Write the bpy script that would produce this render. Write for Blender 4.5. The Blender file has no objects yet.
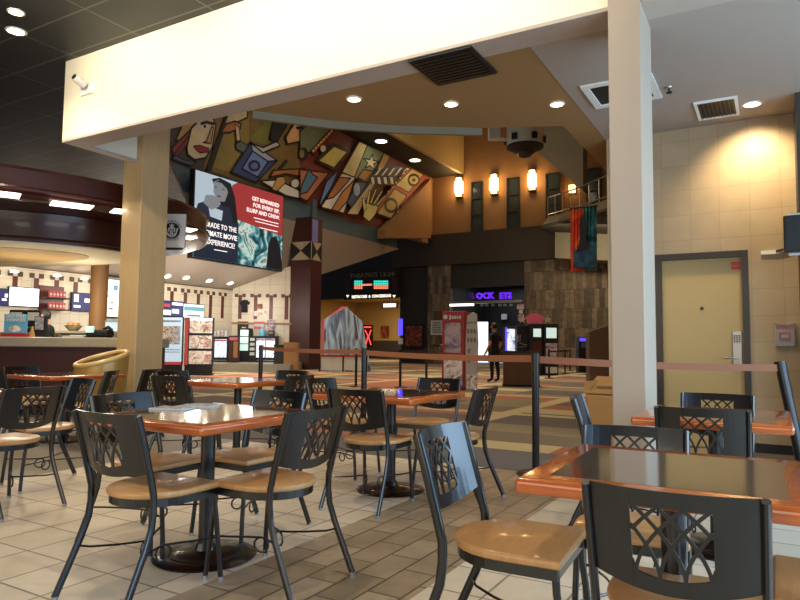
import bpy, bmesh, math, random
from mathutils import Vector, Matrix
random.seed(7)
PI = math.pi
sc = bpy.context.scene
C = sc.collection
# ------------------------------------------------------------------ camera
H = 1.12; F = 650.0; PITCH = math.radians(4.0); ROLL = math.radians(0.6); YAW = math.radians(30.0)
FW0 = Vector((-math.sin(YAW), math.cos(YAW), 0)); RT0 = Vector((math.cos(YAW), math.sin(YAW), 0)); UP0 = Vector((0, 0, 1))
FW = FW0*math.cos(PITCH)+UP0*math.sin(PITCH)
UP1 = RT0.cross(FW)
RT = RT0*math.cos(ROLL)+UP1*math.sin(ROLL); UP = UP1*math.cos(ROLL)-RT0*math.sin(ROLL)
EYE = Vector((0, 0, H))
cam_d = bpy.data.cameras.new('camera'); cam_d.sensor_width = 36; cam_d.lens = F*36/800
cam = bpy.data.objects.new('camera', cam_d); C.objects.link(cam)
m3 = Matrix((RT, UP, -FW)).transposed()
cam.matrix_world = Matrix.Translation(EYE) @ m3.to_4x4()
sc.camera = cam
cam_d.clip_end = 300

def ray(px, py): return FW+RT*((px-400)/F)+UP*((300-py)/F)
def onZ(px, py, z=0.0):
    d = ray(px, py); return EYE+d*((z-H)/d.z)
def onY(px, py, y):
    d = ray(px, py); return EYE+d*(y/d.y)
def onX(px, py, x):
    d = ray(px, py); return EYE+d*(x/d.x)
def onD(px, py, dep):
    return EYE+ray(px, py)*dep
def gpt(px, dep, z=0.0):            # floor position on the column px at a distance
    p = FW0*dep+RT0*((px-400)/F*dep); return Vector((p.x, p.y, z))

# ------------------------------------------------------------------ materials
def new_mat(name):
    m = bpy.data.materials.new(name); m.use_nodes = True
    nt = m.node_tree; b = nt.nodes['Principled BSDF']
    return m, nt, b
def N(nt, t, **kw):
    n = nt.nodes.new(t)
    for k, v in kw.items(): setattr(n, k, v)
    return n
def s2l(c):
    def f(v):
        v /= 255.0
        return v/12.92 if v <= .04045 else ((v+.055)/1.055)**2.4
    return (f(c[0]), f(c[1]), f(c[2]), 1)
def mat(name, rgb, rough=.5, metal=0.0, var=.12, scale=6.0, coat=0.0, bump=0.0, stretch=None, spec=None):
    m, nt, b = new_mat(name)
    c = s2l(rgb)
    tc = N(nt, 'ShaderNodeTexCoord'); no = N(nt, 'ShaderNodeTexNoise'); no.inputs['Scale'].default_value = scale; no.inputs['Detail'].default_value = 4
    if stretch:
        mp = N(nt, 'ShaderNodeMapping'); mp.inputs['Scale'].default_value = stretch
        nt.links.new(tc.outputs['Object'], mp.inputs['Vector']); nt.links.new(mp.outputs['Vector'], no.inputs['Vector'])
    else:
        nt.links.new(tc.outputs['Object'], no.inputs['Vector'])
    mx = N(nt, 'ShaderNodeMix', data_type='RGBA')
    mx.inputs['A'].default_value = tuple(v*(1-var) for v in c[:3])+(1,)
    mx.inputs['B'].default_value = tuple(min(1, v*(1+var)) for v in c[:3])+(1,)
    nt.links.new(no.outputs['Fac'], mx.inputs['Factor'])
    nt.links.new(mx.outputs['Result'], b.inputs['Base Color'])
    b.inputs['Roughness'].default_value = rough; b.inputs['Metallic'].default_value = metal
    b.inputs['Coat Weight'].default_value = coat; b.inputs['Coat Roughness'].default_value = .08
    if spec is not None: b.inputs['Specular IOR Level'].default_value = spec
    if bump:
        bp = N(nt, 'ShaderNodeBump'); bp.inputs['Strength'].default_value = bump; bp.inputs['Distance'].default_value = .01
        nt.links.new(no.outputs['Fac'], bp.inputs['Height']); nt.links.new(bp.outputs['Normal'], b.inputs['Normal'])
    return m
def emit(name, rgb, power=1.0):
    m, nt, b = new_mat(name)
    b.inputs['Base Color'].default_value = s2l(rgb); b.inputs['Roughness'].default_value = .4
    b.inputs['Emission Color'].default_value = s2l(rgb); b.inputs['Emission Strength'].default_value = power
    return m
def pos_uv(nt, u, v, ou=0, ov=0):
    g = N(nt, 'ShaderNodeNewGeometry'); s = N(nt, 'ShaderNodeSeparateXYZ'); c = N(nt, 'ShaderNodeCombineXYZ')
    nt.links.new(g.outputs['Position'], s.inputs[0])
    a = N(nt, 'ShaderNodeMath', operation='ADD'); a.inputs[1].default_value = ou
    d = N(nt, 'ShaderNodeMath', operation='ADD'); d.inputs[1].default_value = ov
    nt.links.new(s.outputs[u], a.inputs[0]); nt.links.new(s.outputs[v], d.inputs[0])
    nt.links.new(a.outputs[0], c.inputs['X']); nt.links.new(d.outputs[0], c.inputs['Y'])
    return c.outputs[0]
def tile_mat(name, u, v, w, h, c1, c2, grout, gsize, offset=0.0, rough=.4, ou=0, ov=0, mott=.25, bump=.3):
    m, nt, b = new_mat(name)
    vec = pos_uv(nt, u, v, ou, ov)
    br = N(nt, 'ShaderNodeTexBrick'); br.offset = offset; br.squash = 1
    br.inputs['Color1'].default_value = s2l(c1); br.inputs['Color2'].default_value = s2l(c2); br.inputs['Mortar'].default_value = s2l(grout)
    br.inputs['Scale'].default_value = 1; br.inputs['Mortar Size'].default_value = gsize; br.inputs['Mortar Smooth'].default_value = .1
    br.inputs['Brick Width'].default_value = w; br.inputs['Row Height'].default_value = h
    nt.links.new(vec, br.inputs['Vector'])
    no = N(nt, 'ShaderNodeTexNoise'); no.inputs['Scale'].default_value = 3.3; no.inputs['Detail'].default_value = 7; no.inputs['Roughness'].default_value = .65
    nt.links.new(vec, no.inputs['Vector'])
    mr = N(nt, 'ShaderNodeMapRange'); mr.inputs['From Min'].default_value = .3; mr.inputs['From Max'].default_value = .7
    mr.inputs['To Min'].default_value = 1-mott; mr.inputs['To Max'].default_value = 1+mott*.4
    nt.links.new(no.outputs['Fac'], mr.inputs['Value'])
    mu = N(nt, 'ShaderNodeMix', data_type='RGBA', blend_type='MULTIPLY'); mu.inputs['Factor'].default_value = 1
    nt.links.new(br.outputs['Color'], mu.inputs['A']); nt.links.new(mr.outputs['Result'], mu.inputs['B'])
    nt.links.new(mu.outputs['Result'], b.inputs['Base Color'])
    b.inputs['Roughness'].default_value = rough
    bp = N(nt, 'ShaderNodeBump', invert=True); bp.inputs['Strength'].default_value = bump; bp.inputs['Distance'].default_value = .004
    nt.links.new(br.outputs['Fac'], bp.inputs['Height']); nt.links.new(bp.outputs['Normal'], b.inputs['Normal'])
    return m
def carpet_mat():
    m, nt, b = new_mat('patterned carpet')
    vec = pos_uv(nt, 'X', 'Y', 0.4, 0.3)
    sn = N(nt, 'ShaderNodeVectorMath', operation='SNAP'); sn.inputs[1].default_value = (1.7, .85, 1)
    nt.links.new(vec, sn.inputs[0])
    wn = N(nt, 'ShaderNodeTexWhiteNoise', noise_dimensions='3D'); nt.links.new(sn.outputs[0], wn.inputs['Vector'])
    cr = N(nt, 'ShaderNodeValToRGB'); cr.color_ramp.interpolation = 'CONSTANT'
    e = cr.color_ramp.elements
    e[0].position = 0; e[0].color = s2l((96, 84, 76)); e[1].position = .36; e[1].color = s2l((156, 92, 64))
    for p, c in ((.58, (132, 116, 86)), (.76, (112, 96, 76)), (.88, (180, 160, 118))):
        x = e.new(p); x.color = s2l(c)
    nt.links.new(wn.outputs['Value'], cr.inputs[0])
    sp = N(nt, 'ShaderNodeSeparateXYZ'); nt.links.new(vec, sp.inputs[0])
    def stripe(sock, period, width, ph):
        a = N(nt, 'ShaderNodeMath', operation='ADD'); a.inputs[1].default_value = ph; nt.links.new(sock, a.inputs[0])
        md = N(nt, 'ShaderNodeMath', operation='FLOORED_MODULO'); md.inputs[1].default_value = period; nt.links.new(a.outputs[0], md.inputs[0])
        lt = N(nt, 'ShaderNodeMath', operation='LESS_THAN'); lt.inputs[1].default_value = width; nt.links.new(md.outputs[0], lt.inputs[0])
        return lt.outputs[0]
    s1 = stripe(sp.outputs['X'], 3.4, .34, 0.3); s2 = stripe(sp.outputs['Y'], 3.9, .3, 1.1)
    mxx = N(nt, 'ShaderNodeMath', operation='MAXIMUM'); nt.links.new(s1, mxx.inputs[0]); nt.links.new(s2, mxx.inputs[1])
    gt = N(nt, 'ShaderNodeMath', operation='GREATER_THAN'); gt.inputs[1].default_value = 7.6; nt.links.new(sp.outputs['Y'], gt.inputs[0])
    mm = N(nt, 'ShaderNodeMath', operation='MULTIPLY'); nt.links.new(mxx.outputs[0], mm.inputs[0]); nt.links.new(gt.outputs[0], mm.inputs[1])
    m1 = N(nt, 'ShaderNodeMix', data_type='RGBA'); m1.inputs['B'].default_value = s2l((182, 162, 118))
    nt.links.new(mm.outputs[0], m1.inputs['Factor']); nt.links.new(cr.outputs[0], m1.inputs['A'])
    # charcoal border band beside the tile
    lt = N(nt, 'ShaderNodeMath', operation='LESS_THAN'); lt.inputs[1].default_value = 7.1; nt.links.new(sp.outputs['Y'], lt.inputs[0])
    m2 = N(nt, 'ShaderNodeMix', data_type='RGBA'); m2.inputs['B'].default_value = s2l((98, 90, 84))
    nt.links.new(lt.outputs[0], m2.inputs['Factor']); nt.links.new(m1.outputs['Result'], m2.inputs['A'])
    no = N(nt, 'ShaderNodeTexNoise'); no.inputs['Scale'].default_value = 60; no.inputs['Detail'].default_value = 3; nt.links.new(vec, no.inputs['Vector'])
    mr = N(nt, 'ShaderNodeMapRange'); mr.inputs['To Min'].default_value = .6; mr.inputs['To Max'].default_value = 1.35; nt.links.new(no.outputs['Fac'], mr.inputs['Value'])
    mu = N(nt, 'ShaderNodeMix', data_type='RGBA', blend_type='MULTIPLY'); mu.inputs['Factor'].default_value = 1
    nt.links.new(m2.outputs['Result'], mu.inputs['A']); nt.links.new(mr.outputs['Result'], mu.inputs['B'])
    nt.links.new(mu.outputs['Result'], b.inputs['Base Color']); b.inputs['Roughness'].default_value = .9
    return m
def picture_mat(name, cols, scale=2.0, emis=0.0, dist=1.5, stretch=(1, 1, 1)):
    m, nt, b = new_mat(name)
    tc = N(nt, 'ShaderNodeTexCoord'); no = N(nt, 'ShaderNodeTexNoise'); no.inputs['Scale'].default_value = scale
    no.inputs['Detail'].default_value = 5; no.inputs['Distortion'].default_value = dist
    mp = N(nt, 'ShaderNodeMapping'); mp.inputs['Scale'].default_value = stretch
    nt.links.new(tc.outputs['Object'], mp.inputs['Vector']); nt.links.new(mp.outputs['Vector'], no.inputs['Vector'])
    cr = N(nt, 'ShaderNodeValToRGB'); e = cr.color_ramp.elements
    n = len(cols)
    for i, c in enumerate(cols):
        p = .3+.4*i/(n-1)
        x = e[i] if i < 2 else e.new(p)
        x.position = p; x.color = s2l(c)
    nt.links.new(no.outputs['Fac'], cr.inputs[0]); nt.links.new(cr.outputs[0], b.inputs['Base Color'])
    if emis:
        nt.links.new(cr.outputs[0], b.inputs['Emission Color']); b.inputs['Emission Strength'].default_value = emis
    b.inputs['Roughness'].default_value = .5
    return m

M = {}
M['black_metal'] = mat('black powder coated metal', (9, 9, 10), .3, 0, .15, 60, coat=.45, bump=.05)
M['black'] = mat('matt black', (18, 17, 17), .6)
M['satin_black'] = mat('satin black', (15, 15, 16), .32)
M['seat_wood'] = mat('honey maple seat', (188, 140, 86), .32, 0, .22, 5, coat=.25, stretch=(2, 14, 2))
M['table_wood'] = mat('orange lacquered wood', (186, 92, 36), .18, 0, .2, 5, coat=.7, stretch=(5, 5, 5))
M['inlay'] = mat('brown laminate', (92, 72, 56), .09, 0, .16, 14, coat=.7)
M['glide'] = mat('steel glide', (170, 170, 170), .3, .8)
M['tile'] = tile_mat('beige floor tile', 'X', 'Y', .335, .335, (222, 206, 182), (212, 195, 168), (136, 120, 102), .006, 0, .38, ou=.16, ov=.24, mott=.14)
M['tile_brown'] = tile_mat('taupe floor tile', 'Y', 'X', .335, .175, (172, 152, 124), (148, 128, 100), (92, 80, 66), .006, .5, .38, ou=.1, ov=.07, mott=.3)
M['grey_floor'] = mat('grey stone floor', (136, 126, 110), .45, 0, .1, 3)
M['carpet'] = carpet_mat()
M['wall_tile'] = tile_mat('cream stone wall tile', 'X', 'Z', .305, .295, (168, 145, 112), (162, 139, 106), (138, 117, 90), .0025, 0, .55, ou=.21, ov=-.015, mott=.1)
M['cream_paint'] = mat('cream paint', (232, 222, 196), .7, 0, .02)
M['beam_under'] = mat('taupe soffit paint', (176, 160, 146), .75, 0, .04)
M['white_column'] = mat('warm white paint', (176, 157, 136), .6, 0, .03)
M['col_wood'] = mat('maple veneer', (198, 166, 118), .42, 0, .14, 4, stretch=(9, 9, .6))
M['black_ceiling'] = tile_mat('black ceiling panel', 'X', 'Y', 1.22, .61, (34, 33, 30), (28, 28, 26), (92, 88, 80), .012, 0, .5, ou=.39, ov=.03, mott=.1)
M['grey_ceiling'] = mat('grey ceiling paint', (160, 146, 132), .8, 0, .03)
M['tan_ceiling'] = mat('tan ceiling paint', (150, 116, 70), .75, 0, .04)
M['teal'] = mat('slate teal paint', (78, 98, 106), .7, 0, .05)
M['far_tan'] = mat('ochre wall paint', (150, 110, 66), .75, 0, .08, 2)
M['dark_brown'] = mat('dark brown paint', (58, 48, 38), .7, 0, .08)
M['charcoal'] = mat('charcoal paint', (44, 40, 36), .7)
M['lobby_cream'] = mat('pale ochre paint', (198, 174, 116), .75, 0, .04)
M['slate_stone'] = tile_mat('split face stone strips', 'X', 'Z', .28, 1.1, (138, 120, 96), (84, 72, 58), (70, 60, 50), .01, .5, .8, mott=.45)
M['slab_grey'] = mat('grey olive plaster', (112, 104, 84), .75, 0, .2, 1.2)
M['burgundy'] = mat('burgundy paint', (66, 26, 24), .5, 0, .1)
M['mahogany'] = mat('mahogany veneer', (58, 26, 20), .28, 0, .25, 3, coat=.3, stretch=(1, 1, 8))
M['door'] = mat('buff painted door', (164, 138, 88), .45, 0, .03)
M['door_frame'] = mat('dark bronze frame', (52, 46, 38), .45, .2)
M['steel'] = mat('brushed steel', (158, 154, 146), .32, .8)
M['white'] = mat('white plastic', (226, 224, 216), .4, 0, .02)
M['red'] = mat('red paint', (178, 34, 34), .4)
M['brown_laminate'] = mat('tan laminate', (158, 110, 56), .5, 0, .12, 4, stretch=(1, 1, 6))
M['brown_panel'] = mat('brown panel', (104, 76, 48), .6, 0, .1)
M['belt'] = mat('brown webbing', (142, 88, 58), .8, 0, .06)
M['grey_belt'] = mat('grey webbing', (70, 68, 64), .8)
M['counter_stone'] = mat('speckled counter stone', (176, 160, 132), .25, 0, .22, 20, coat=.3)
M['gold'] = mat('gold vinyl', (176, 136, 66), .32, .15, .12, 3)
M['bar_column'] = mat('honey column veneer', (214, 158, 98), .45, 0, .08)
M['gold_lit'] = mat('pale gold vinyl', (214, 176, 104), .3, .1, .1, 3)  # gold vinyl lightened so the rim reads as catching light
M['gold_shaded'] = mat('brown gold lining', (122, 88, 40), .35, .1, .12, 3)  # gold vinyl darkened for the tub inside, contrast the lighting lacks
M['glass_dark'] = mat('smoked window glass', (58, 66, 64), .12, 0, .3, .6)
M['projector'] = mat('grey green metal', (206, 208, 190), .4, .1)
M['skin'] = mat('skin', (196, 142, 112), .55)
M['hair'] = mat('dark hair', (24, 18, 16), .55)
M['cloth'] = mat('black cloth', (20, 20, 22), .85)
M['shoe'] = mat('black shoe', (14, 14, 14), .4)
M['corridor'] = mat('amber wall paint', (176, 142, 84), .7, 0, .05)
M['conc_tile'] = tile_mat('cream concession tile', 'Y', 'Z', .35, .35, (222, 210, 188), (216, 203, 180), (198, 184, 160), .01, 0, .4, mott=.05)
M['check'] = mat('maroon tile', (96, 42, 34), .4)
M['check_dark'] = mat('brown tile', (88, 62, 40), .4)
M['soffit_tan'] = mat('tan soffit paint', (196, 164, 116), .7)
M['lamp'] = emit('lit lamp', (255, 240, 210), 14)
M['lamp_warm'] = emit('lit warm lamp', (255, 196, 110), 9)
M['lamp_soft'] = emit('lit diffuser', (255, 248, 235), 3)
M['scr_white'] = emit('lit white screen', (235, 242, 255), 2.0)
M['scr_blue'] = emit('lit navy screen', (30, 34, 84), .8)
M['scr_cyan'] = emit('lit cyan screen', (90, 220, 210), 1.0)
M['scr_grey'] = emit('lit pale screen', (190, 214, 210), .9)
M['scr_red'] = emit('lit red screen', (172, 62, 68), .36)
M['scr_pale'] = emit('lit pale blue', (176, 198, 216), .6)
M['scr_navy'] = emit('lit deep blue', (34, 46, 66), .5)
M['scr_skin'] = emit('lit grey portrait', (132, 140, 150), .5)
M['scr_hair'] = emit('lit dark portrait', (26, 30, 38), .4)
M['scr_text'] = emit('lit lettering', (250, 246, 246), .9)
M['scr_pict'] = picture_mat('lit stormy picture', [(12, 20, 30), (28, 70, 90), (86, 160, 170), (206, 230, 226), (18, 28, 40)], 1.4, .55)
M['led_cyan'] = emit('lit cyan diode', (40, 230, 210), 1.2)
M['led_red'] = emit('lit amber diode', (250, 140, 100), 1.2)
M['neon_purple'] = emit('lit purple letter', (100, 30, 230), 1.1)
M['neon_dim'] = emit('dim purple letter', (44, 20, 90), .6)
M['neon_red'] = emit('lit red neon', (255, 70, 60), 2.5)
M['sign_white'] = emit('lit sign lettering', (255, 246, 226), 1.2)
M['led_blue'] = emit('lit blue strip', (70, 60, 255), 2.0)
M['fridge_in'] = picture_mat('lit bottle shelves', [(40, 60, 110), (190, 210, 235), (250, 250, 255), (90, 110, 150)], 5, .9)
M['grey_letter'] = mat('grey metal letter', (140, 128, 112), .5)
M['sign_grey'] = mat('sign face grey', (206, 200, 192), .5, 0, .02)
M['paper'] = mat('paper', (206, 204, 196), .7)
M['pap_print'] = picture_mat('printed card', [(60, 60, 66), (150, 150, 150), (214, 210, 204)], 20)
M['food'] = picture_mat('food picture', [(40, 26, 20), (120, 84, 56), (206, 184, 150), (70, 44, 32)], 9, .35)
M['food2'] = picture_mat('menu picture', [(70, 50, 40), (190, 170, 150), (230, 220, 210), (150, 60, 50)], 4, .15)
M['poster_a'] = picture_mat('poster print', [(40, 60, 90), (150, 130, 160), (220, 200, 200), (160, 60, 60)], 2.2)
M['poster_b'] = picture_mat('poster sunset print', [(40, 16, 12), (120, 44, 26), (190, 110, 60)], 3)
M['snack'] = picture_mat('red snack packet', [(150, 30, 30), (200, 60, 50), (230, 200, 190)], 9)
M['standee'] = picture_mat('standee print', [(20, 22, 28), (78, 96, 116), (170, 190, 204), (60, 24, 26), (120, 140, 156)], 1.5, .12, 1.0, (1, 1, .25))
M['twk'] = mat('sky blue card', (104, 178, 206), .5)
M['pink'] = mat('pink plastic', (206, 96, 120), .5)
M['banner_r'] = picture_mat('red banner cloth', [(150, 30, 26), (206, 66, 36), (226, 128, 60)], 1.1)
M['banner_t'] = picture_mat('teal banner cloth', [(12, 40, 52), (32, 100, 110), (90, 170, 160)], 1.1)
M['banner_c'] = picture_mat('blue banner print', [(10, 24, 44), (20, 56, 84), (30, 84, 110), (14, 30, 50)], 2.0)
M['banner_d'] = picture_mat('dark banner cloth', [(10, 8, 10), (18, 18, 28), (40, 24, 30)], 1.4)

# ------------------------------------------------------------------ geometry helpers
class MB:
    def __init__(s): s.bm = bmesh.new()
    def box(s, c, d, rz=0, mtx=None):
        r = bmesh.ops.create_cube(s.bm, size=1)
        T = Matrix.Translation(Vector(c)) @ Matrix.Rotation(rz, 4, 'Z') @ Matrix.Diagonal((d[0], d[1], d[2], 1))
        if mtx: T = mtx @ T
        bmesh.ops.transform(s.bm, matrix=T, verts=r['verts']); return s
    def bb(s, a, b):
        return s.box([(a[i]+b[i])/2 for i in range(3)], [abs(b[i]-a[i]) for i in range(3)])
    def tube(s, pts, r, seg=8, ry=None, closed=False, caps=True):
        pts = [Vector(p) for p in pts]; n = len(pts); rings = []
        rs = r if isinstance(r, (list, tuple)) else [r]*n
        ref = None
        for i, p in enumerate(pts):
            if closed: t = (pts[(i+1) % n]-pts[i-1]).normalized()
            else: t = (pts[min(i+1, n-1)]-pts[max(i-1, 0)]).normalized()
            if ref is None:
                ref = Vector((1, 0, 0)) if abs(t.x) < .8 else Vector((0, 0, 1))
            u = (ref-t*ref.dot(t)).normalized(); ref = u; v = t.cross(u)
            k = (ry/rs[i]) if ry else 1
            rings.append([s.bm.verts.new(p+u*math.cos(2*PI*j/seg)*rs[i]+v*math.sin(2*PI*j/seg)*rs[i]*k) for j in range(seg)])
        m = n if closed else n-1
        for i in range(m):
            a, b = rings[i], rings[(i+1) % n]
            for j in range(seg):
                s.bm.faces.new((a[j], a[(j+1) % seg], b[(j+1) % seg], b[j]))
        if caps and not closed:
            s.bm.faces.new(rings[0][::-1]); s.bm.faces.new(rings[-1])
        return s
    def lathe(s, prof, seg=32, c=(0, 0, 0), mtx=None, sx=1, sy=1, rot=0, ring=False):
        rings = []
        if ring: prof = list(prof)+[prof[0]]
        for r, z in prof:
            rr = []
            for j in range(seg):
                a = 2*PI*j/seg
                x, y = r*math.cos(a)*sx, r*math.sin(a)*sy
                x, y = x*math.cos(rot)-y*math.sin(rot), x*math.sin(rot)+y*math.cos(rot)
                p = Vector((x+c[0], y+c[1], z+c[2]))
                rr.append(s.bm.verts.new(mtx @ p if mtx else p))
            rings.append(rr)
        for i in range(len(rings)-1):
            a, b = rings[i], rings[i+1]
            for j in range(seg): s.bm.faces.new((a[j], a[(j+1) % seg], b[(j+1) % seg], b[j]))
        if ring: bmesh.ops.remove_doubles(s.bm, verts=s.bm.verts, dist=1e-7); return s
        if prof[0][0] > 1e-6: s.bm.faces.new(rings[0][::-1])
        if prof[-1][0] > 1e-6: s.bm.faces.new(rings[-1])
        return s
    def prism(s, poly, ext):
        """polygon of 3-D points swept along a vector"""
        ext = Vector(ext)
        a = [s.bm.verts.new(Vector(p)) for p in poly]; b = [s.bm.verts.new(Vector(p)+ext) for p in poly]
        n = len(a)
        s.bm.faces.new(a[::-1]); s.bm.faces.new(b)
        for i in range(n): s.bm.faces.new((a[i], a[(i+1) % n], b[(i+1) % n], b[i]))
        return s
    def build(s, name, m, parent=None, smooth=False, bevel=0.0, seg=2):
        bmesh.ops.recalc_face_normals(s.bm, faces=s.bm.faces)
        if bevel:
            es = [e for e in s.bm.edges if len(e.link_faces) == 2 and e.calc_face_angle(0) > .7]
            bmesh.ops.bevel(s.bm, geom=es, offset=bevel, segments=seg, affect='EDGES', profile=.5, clamp_overlap=True)
        me = bpy.data.meshes.new(name)
        s.bm.to_mesh(me); s.bm.free()
        if smooth:
            for p in me.polygons: p.use_smooth = True
            try: me.set_sharp_from_angle(angle=.7)
            except Exception: pass
        me.materials.append(M[m] if isinstance(m, str) else m)
        o = bpy.data.objects.new(name, me); C.objects.link(o)
        if parent is not None: o.parent = parent
        return o
def tag(o, label=None, cat=None, group=None, kind=None):
    if label: o['label'] = label
    if cat: o['category'] = cat
    if group: o['group'] = group
    if kind: o['kind'] = kind
    return o
def thing(name, label, cat, loc=(0, 0, 0), rz=0, group=None):
    o = bpy.data.objects.new(name, None); C.objects.link(o); o.empty_display_size = .1
    o.location = loc; o.rotation_euler = (0, 0, rz)
    return tag(o, label, cat, group)
def struct(o, label=None):
    o['kind'] = 'structure'
    if label: o['label'] = label
    return o
def copy_tree(o, parent=None):
    c = o.copy(); C.objects.link(c)
    if parent is not None: c.parent = parent
    for ch in list(o.children): copy_tree(ch, c)
    return c
def text(name, body, size, mtx, m, parent=None, ext=.004, align='CENTER', fit=None, bold=0.0):
    cu = bpy.data.curves.new(name, 'FONT'); cu.body = body; cu.size = size; cu.extrude = ext; cu.align_x = align; cu.align_y = 'CENTER'; cu.offset = bold
    cu.resolution_u = 2
    t = bpy.data.objects.new(name, cu); C.objects.link(t)
    bpy.context.view_layer.update()
    dg = bpy.context.evaluated_depsgraph_get()
    me = bpy.data.meshes.new_from_object(t.evaluated_get(dg), depsgraph=dg)
    bpy.data.objects.remove(t); bpy.data.curves.remove(cu)
    if fit:
        xs = [v.co.x for v in me.vertices]; w = max(xs)-min(xs)
        me.transform(Matrix.Diagonal((fit/w, 1, 1, 1)))
    me.transform(mtx); me.materials.clear(); me.materials.append(M[m])
    o = bpy.data.objects.new(name, me); C.objects.link(o)
    if parent is not None: o.parent = parent
    return o
def face_mtx(p, xdir):            # upright lettering at p running along xdir
    x = Vector(xdir).normalized(); z = Vector((0, 0, 1)); n = x.cross(z)
    R = Matrix((x, z, n)).transposed().to_4x4()
    return Matrix.Translation(Vector(p)) @ R

# ================================================================== THE SETTING
# floor: tile zone, taupe band, grey zone, carpet
def slab(name, a, b, z, m, t=.05):
    return struct(MB().bb((a[0], a[1], z-t), (b[0], b[1], z)).build(name, m))
slab('floor', (-5.42, -3), (-2.34, 5.7), 0, 'tile')
slab('floor', (-2.34, -3), (-1.43, 5.7), 0, 'tile_brown')
slab('floor', (-1.43, -3), (3.3, 5.7), 0, 'tile')
slab('floor', (-26, -3), (-5.42, 5.7), 0, 'grey_floor')
slab('floor', (-30, 5.7), (3.3, 60), 0, 'carpet')

# dining ceiling, high and black, and the drop on the left
YB = 4.96; ZB = 3.70; XE = -7.95
def poly_slab(name, pts, z, t, m):
    return struct(MB().prism([(x, y, z) for x, y in pts], (0, 0, t)).build(name, m))
poly_slab('ceiling', [(-24, -3), (3.3, -3), (3.3, YB), (XE, YB), (XE, 6.05), (-8.12, 6.3), (-14.0, 12.5), (-24, 12.5)], 4.78, .1, 'black_ceiling')
poly_slab('ceiling', [(-1.77, YB+.3), (3.3, YB+.3), (3.3, 8.15), (-1.77, 8.15)], 3.70, .1, 'grey_ceiling')
# tan ceiling with the bowed lobby edge
edge = [(-4.96, 5.28), (-4.4, 5.95), (-3.76, 6.5), (-2.95, 7.02), (-2.09, 7.4)]
poly_slab('ceiling', [(-1.77, YB+.3)]+edge[:1]+edge[1:]+[(-2.09, 16), (-1.77, 16)], 3.705, .1, 'tan_ceiling')
mb = MB()
for a, b in zip(edge[:-2], edge[1:-1]):
    A, B = Vector((*a, 3.62)), Vector((*b, 3.62))
    n = (B-A).cross(Vector((0, 0, 1))).normalized()*-.05
    mb.prism([A, B, B+n, A+n], (0, 0, .10))
struct(mb.build('trim_1', 'slab_grey'))
# beam over the dining edge: tall front face, paler soffit strip, return at the left end
mb = MB(); mb.bb((XE, YB, ZB+.03), (3.3, YB+.06, 4.85)); mb.bb((XE, YB+.06, ZB+.03), (XE+.06, 6.05, 4.85))
beam = struct(mb.build('wall_front', 'cream_paint'), 'cream beam across the edge of the dining area')
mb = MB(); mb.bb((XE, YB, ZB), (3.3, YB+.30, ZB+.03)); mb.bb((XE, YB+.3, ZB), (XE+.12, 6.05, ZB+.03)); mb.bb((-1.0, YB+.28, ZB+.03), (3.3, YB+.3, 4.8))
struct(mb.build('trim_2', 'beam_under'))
# columns
mb = MB(); mb.bb((-8.17, 6.05, 0), (-7.76, 6.52, 4.8))
struct(mb.build('wood_column', 'col_wood', bevel=.01), 'maple clad column under the left end of the beam')
mb = MB(); mb.bb((-1.045, 4.93, 0), (-.81, 5.42, 5.2))
struct(mb.build('white_column', 'white_column', bevel=.008), 'warm white square column in front of the beam')
# tiled wall with the door
WY = 8.15
mb = MB(); mb.bb((-1.76, WY, 0), (-1.21, WY+.2, 3.72)); mb.bb((-.24, WY, 0), (3.3, WY+.2, 3.72)); mb.bb((-1.21, WY, 2.22), (-.24, WY+.2, 3.72))
struct(mb.build('wall_back', 'wall_tile'))
mb = MB(); mb.bb((-.24, WY-.012, 0), (3.3, WY, .1)); mb.bb((-1.76, WY-.012, 0), (-1.21, WY, .1))
struct(mb.build('baseboard_back', 'black'))
mb = MB(); mb.bb((.235, 7.5, 0), (.62, WY, 3.72)); struct(mb.build('wall_pilaster', 'dark_brown'))
door = struct(thing('door_1', None, None, (0, 0, 0)), 'buff steel door in a dark frame set in the tiled wall')
mb = MB(); mb.bb((-1.21, WY-.03, 0), (-1.145, WY+.15, 2.22)); mb.bb((-.305, WY-.03, 0), (-.24, WY+.15, 2.22)); mb.bb((-1.1445, WY-.03, 2.15), (-.3055, WY+.15, 2.22))
mb.build('door_frame', 'door_frame', door)
MB().bb((-1.145, WY+.03, 0.01), (-.305, WY+.08, 2.15)).build('door_panel', 'door', door)
MB().bb((-.42, WY+.005, .93), (-.32, WY+.03, 1.32)).build('lock_backplate', 'steel', door, bevel=.008)
mb = MB()
for r in range(4):
    for c_ in range(3): mb.box((-.395+.025*c_, WY, 1.20+.022*r), (.017, .012, .015))
mb.build('keypad', 'black', door)
mb = MB(); mb.tube([(-.37, WY+.01, 1.02), (-.37, WY-.05, 1.02), (-.40, WY-.06, 1.02), (-.50, WY-.06, 1.02)], .011, 8)
mb.build('door_handle', 'steel', door, smooth=True)
MB().lathe([(0, -.01), (.018, -.01), (.018, .01), (0, .01)], 12, mtx=Matrix.Translation((-.72, WY+.03, 1.58)) @ Matrix.Rotation(PI/2, 4, 'X')).build('peephole', 'black', door)
for k in range(2): MB().bb((-.41, WY+.022, 2.06-.05*k), (-.315, WY+.03, 2.10-.05*k)).build('door_sign', 'red', door)

# daylight side: big windows to the right, outside the picture
mb = MB()
mb.bb((3.0, -3, 0), (3.1, 8.15, .35)); mb.bb((3.0, -3, 3.2), (3.1, 8.15, 4.8))
struct(mb.build('wall_right', 'dark_brown'))
mb = MB()
for y in (-3, -1, 1, 3, 5, 7, 8.1): mb.bb((3.0, y-.04, .35), (3.1, y+.04, 3.2))
struct(mb.build('window_1', 'door_frame'))

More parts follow.
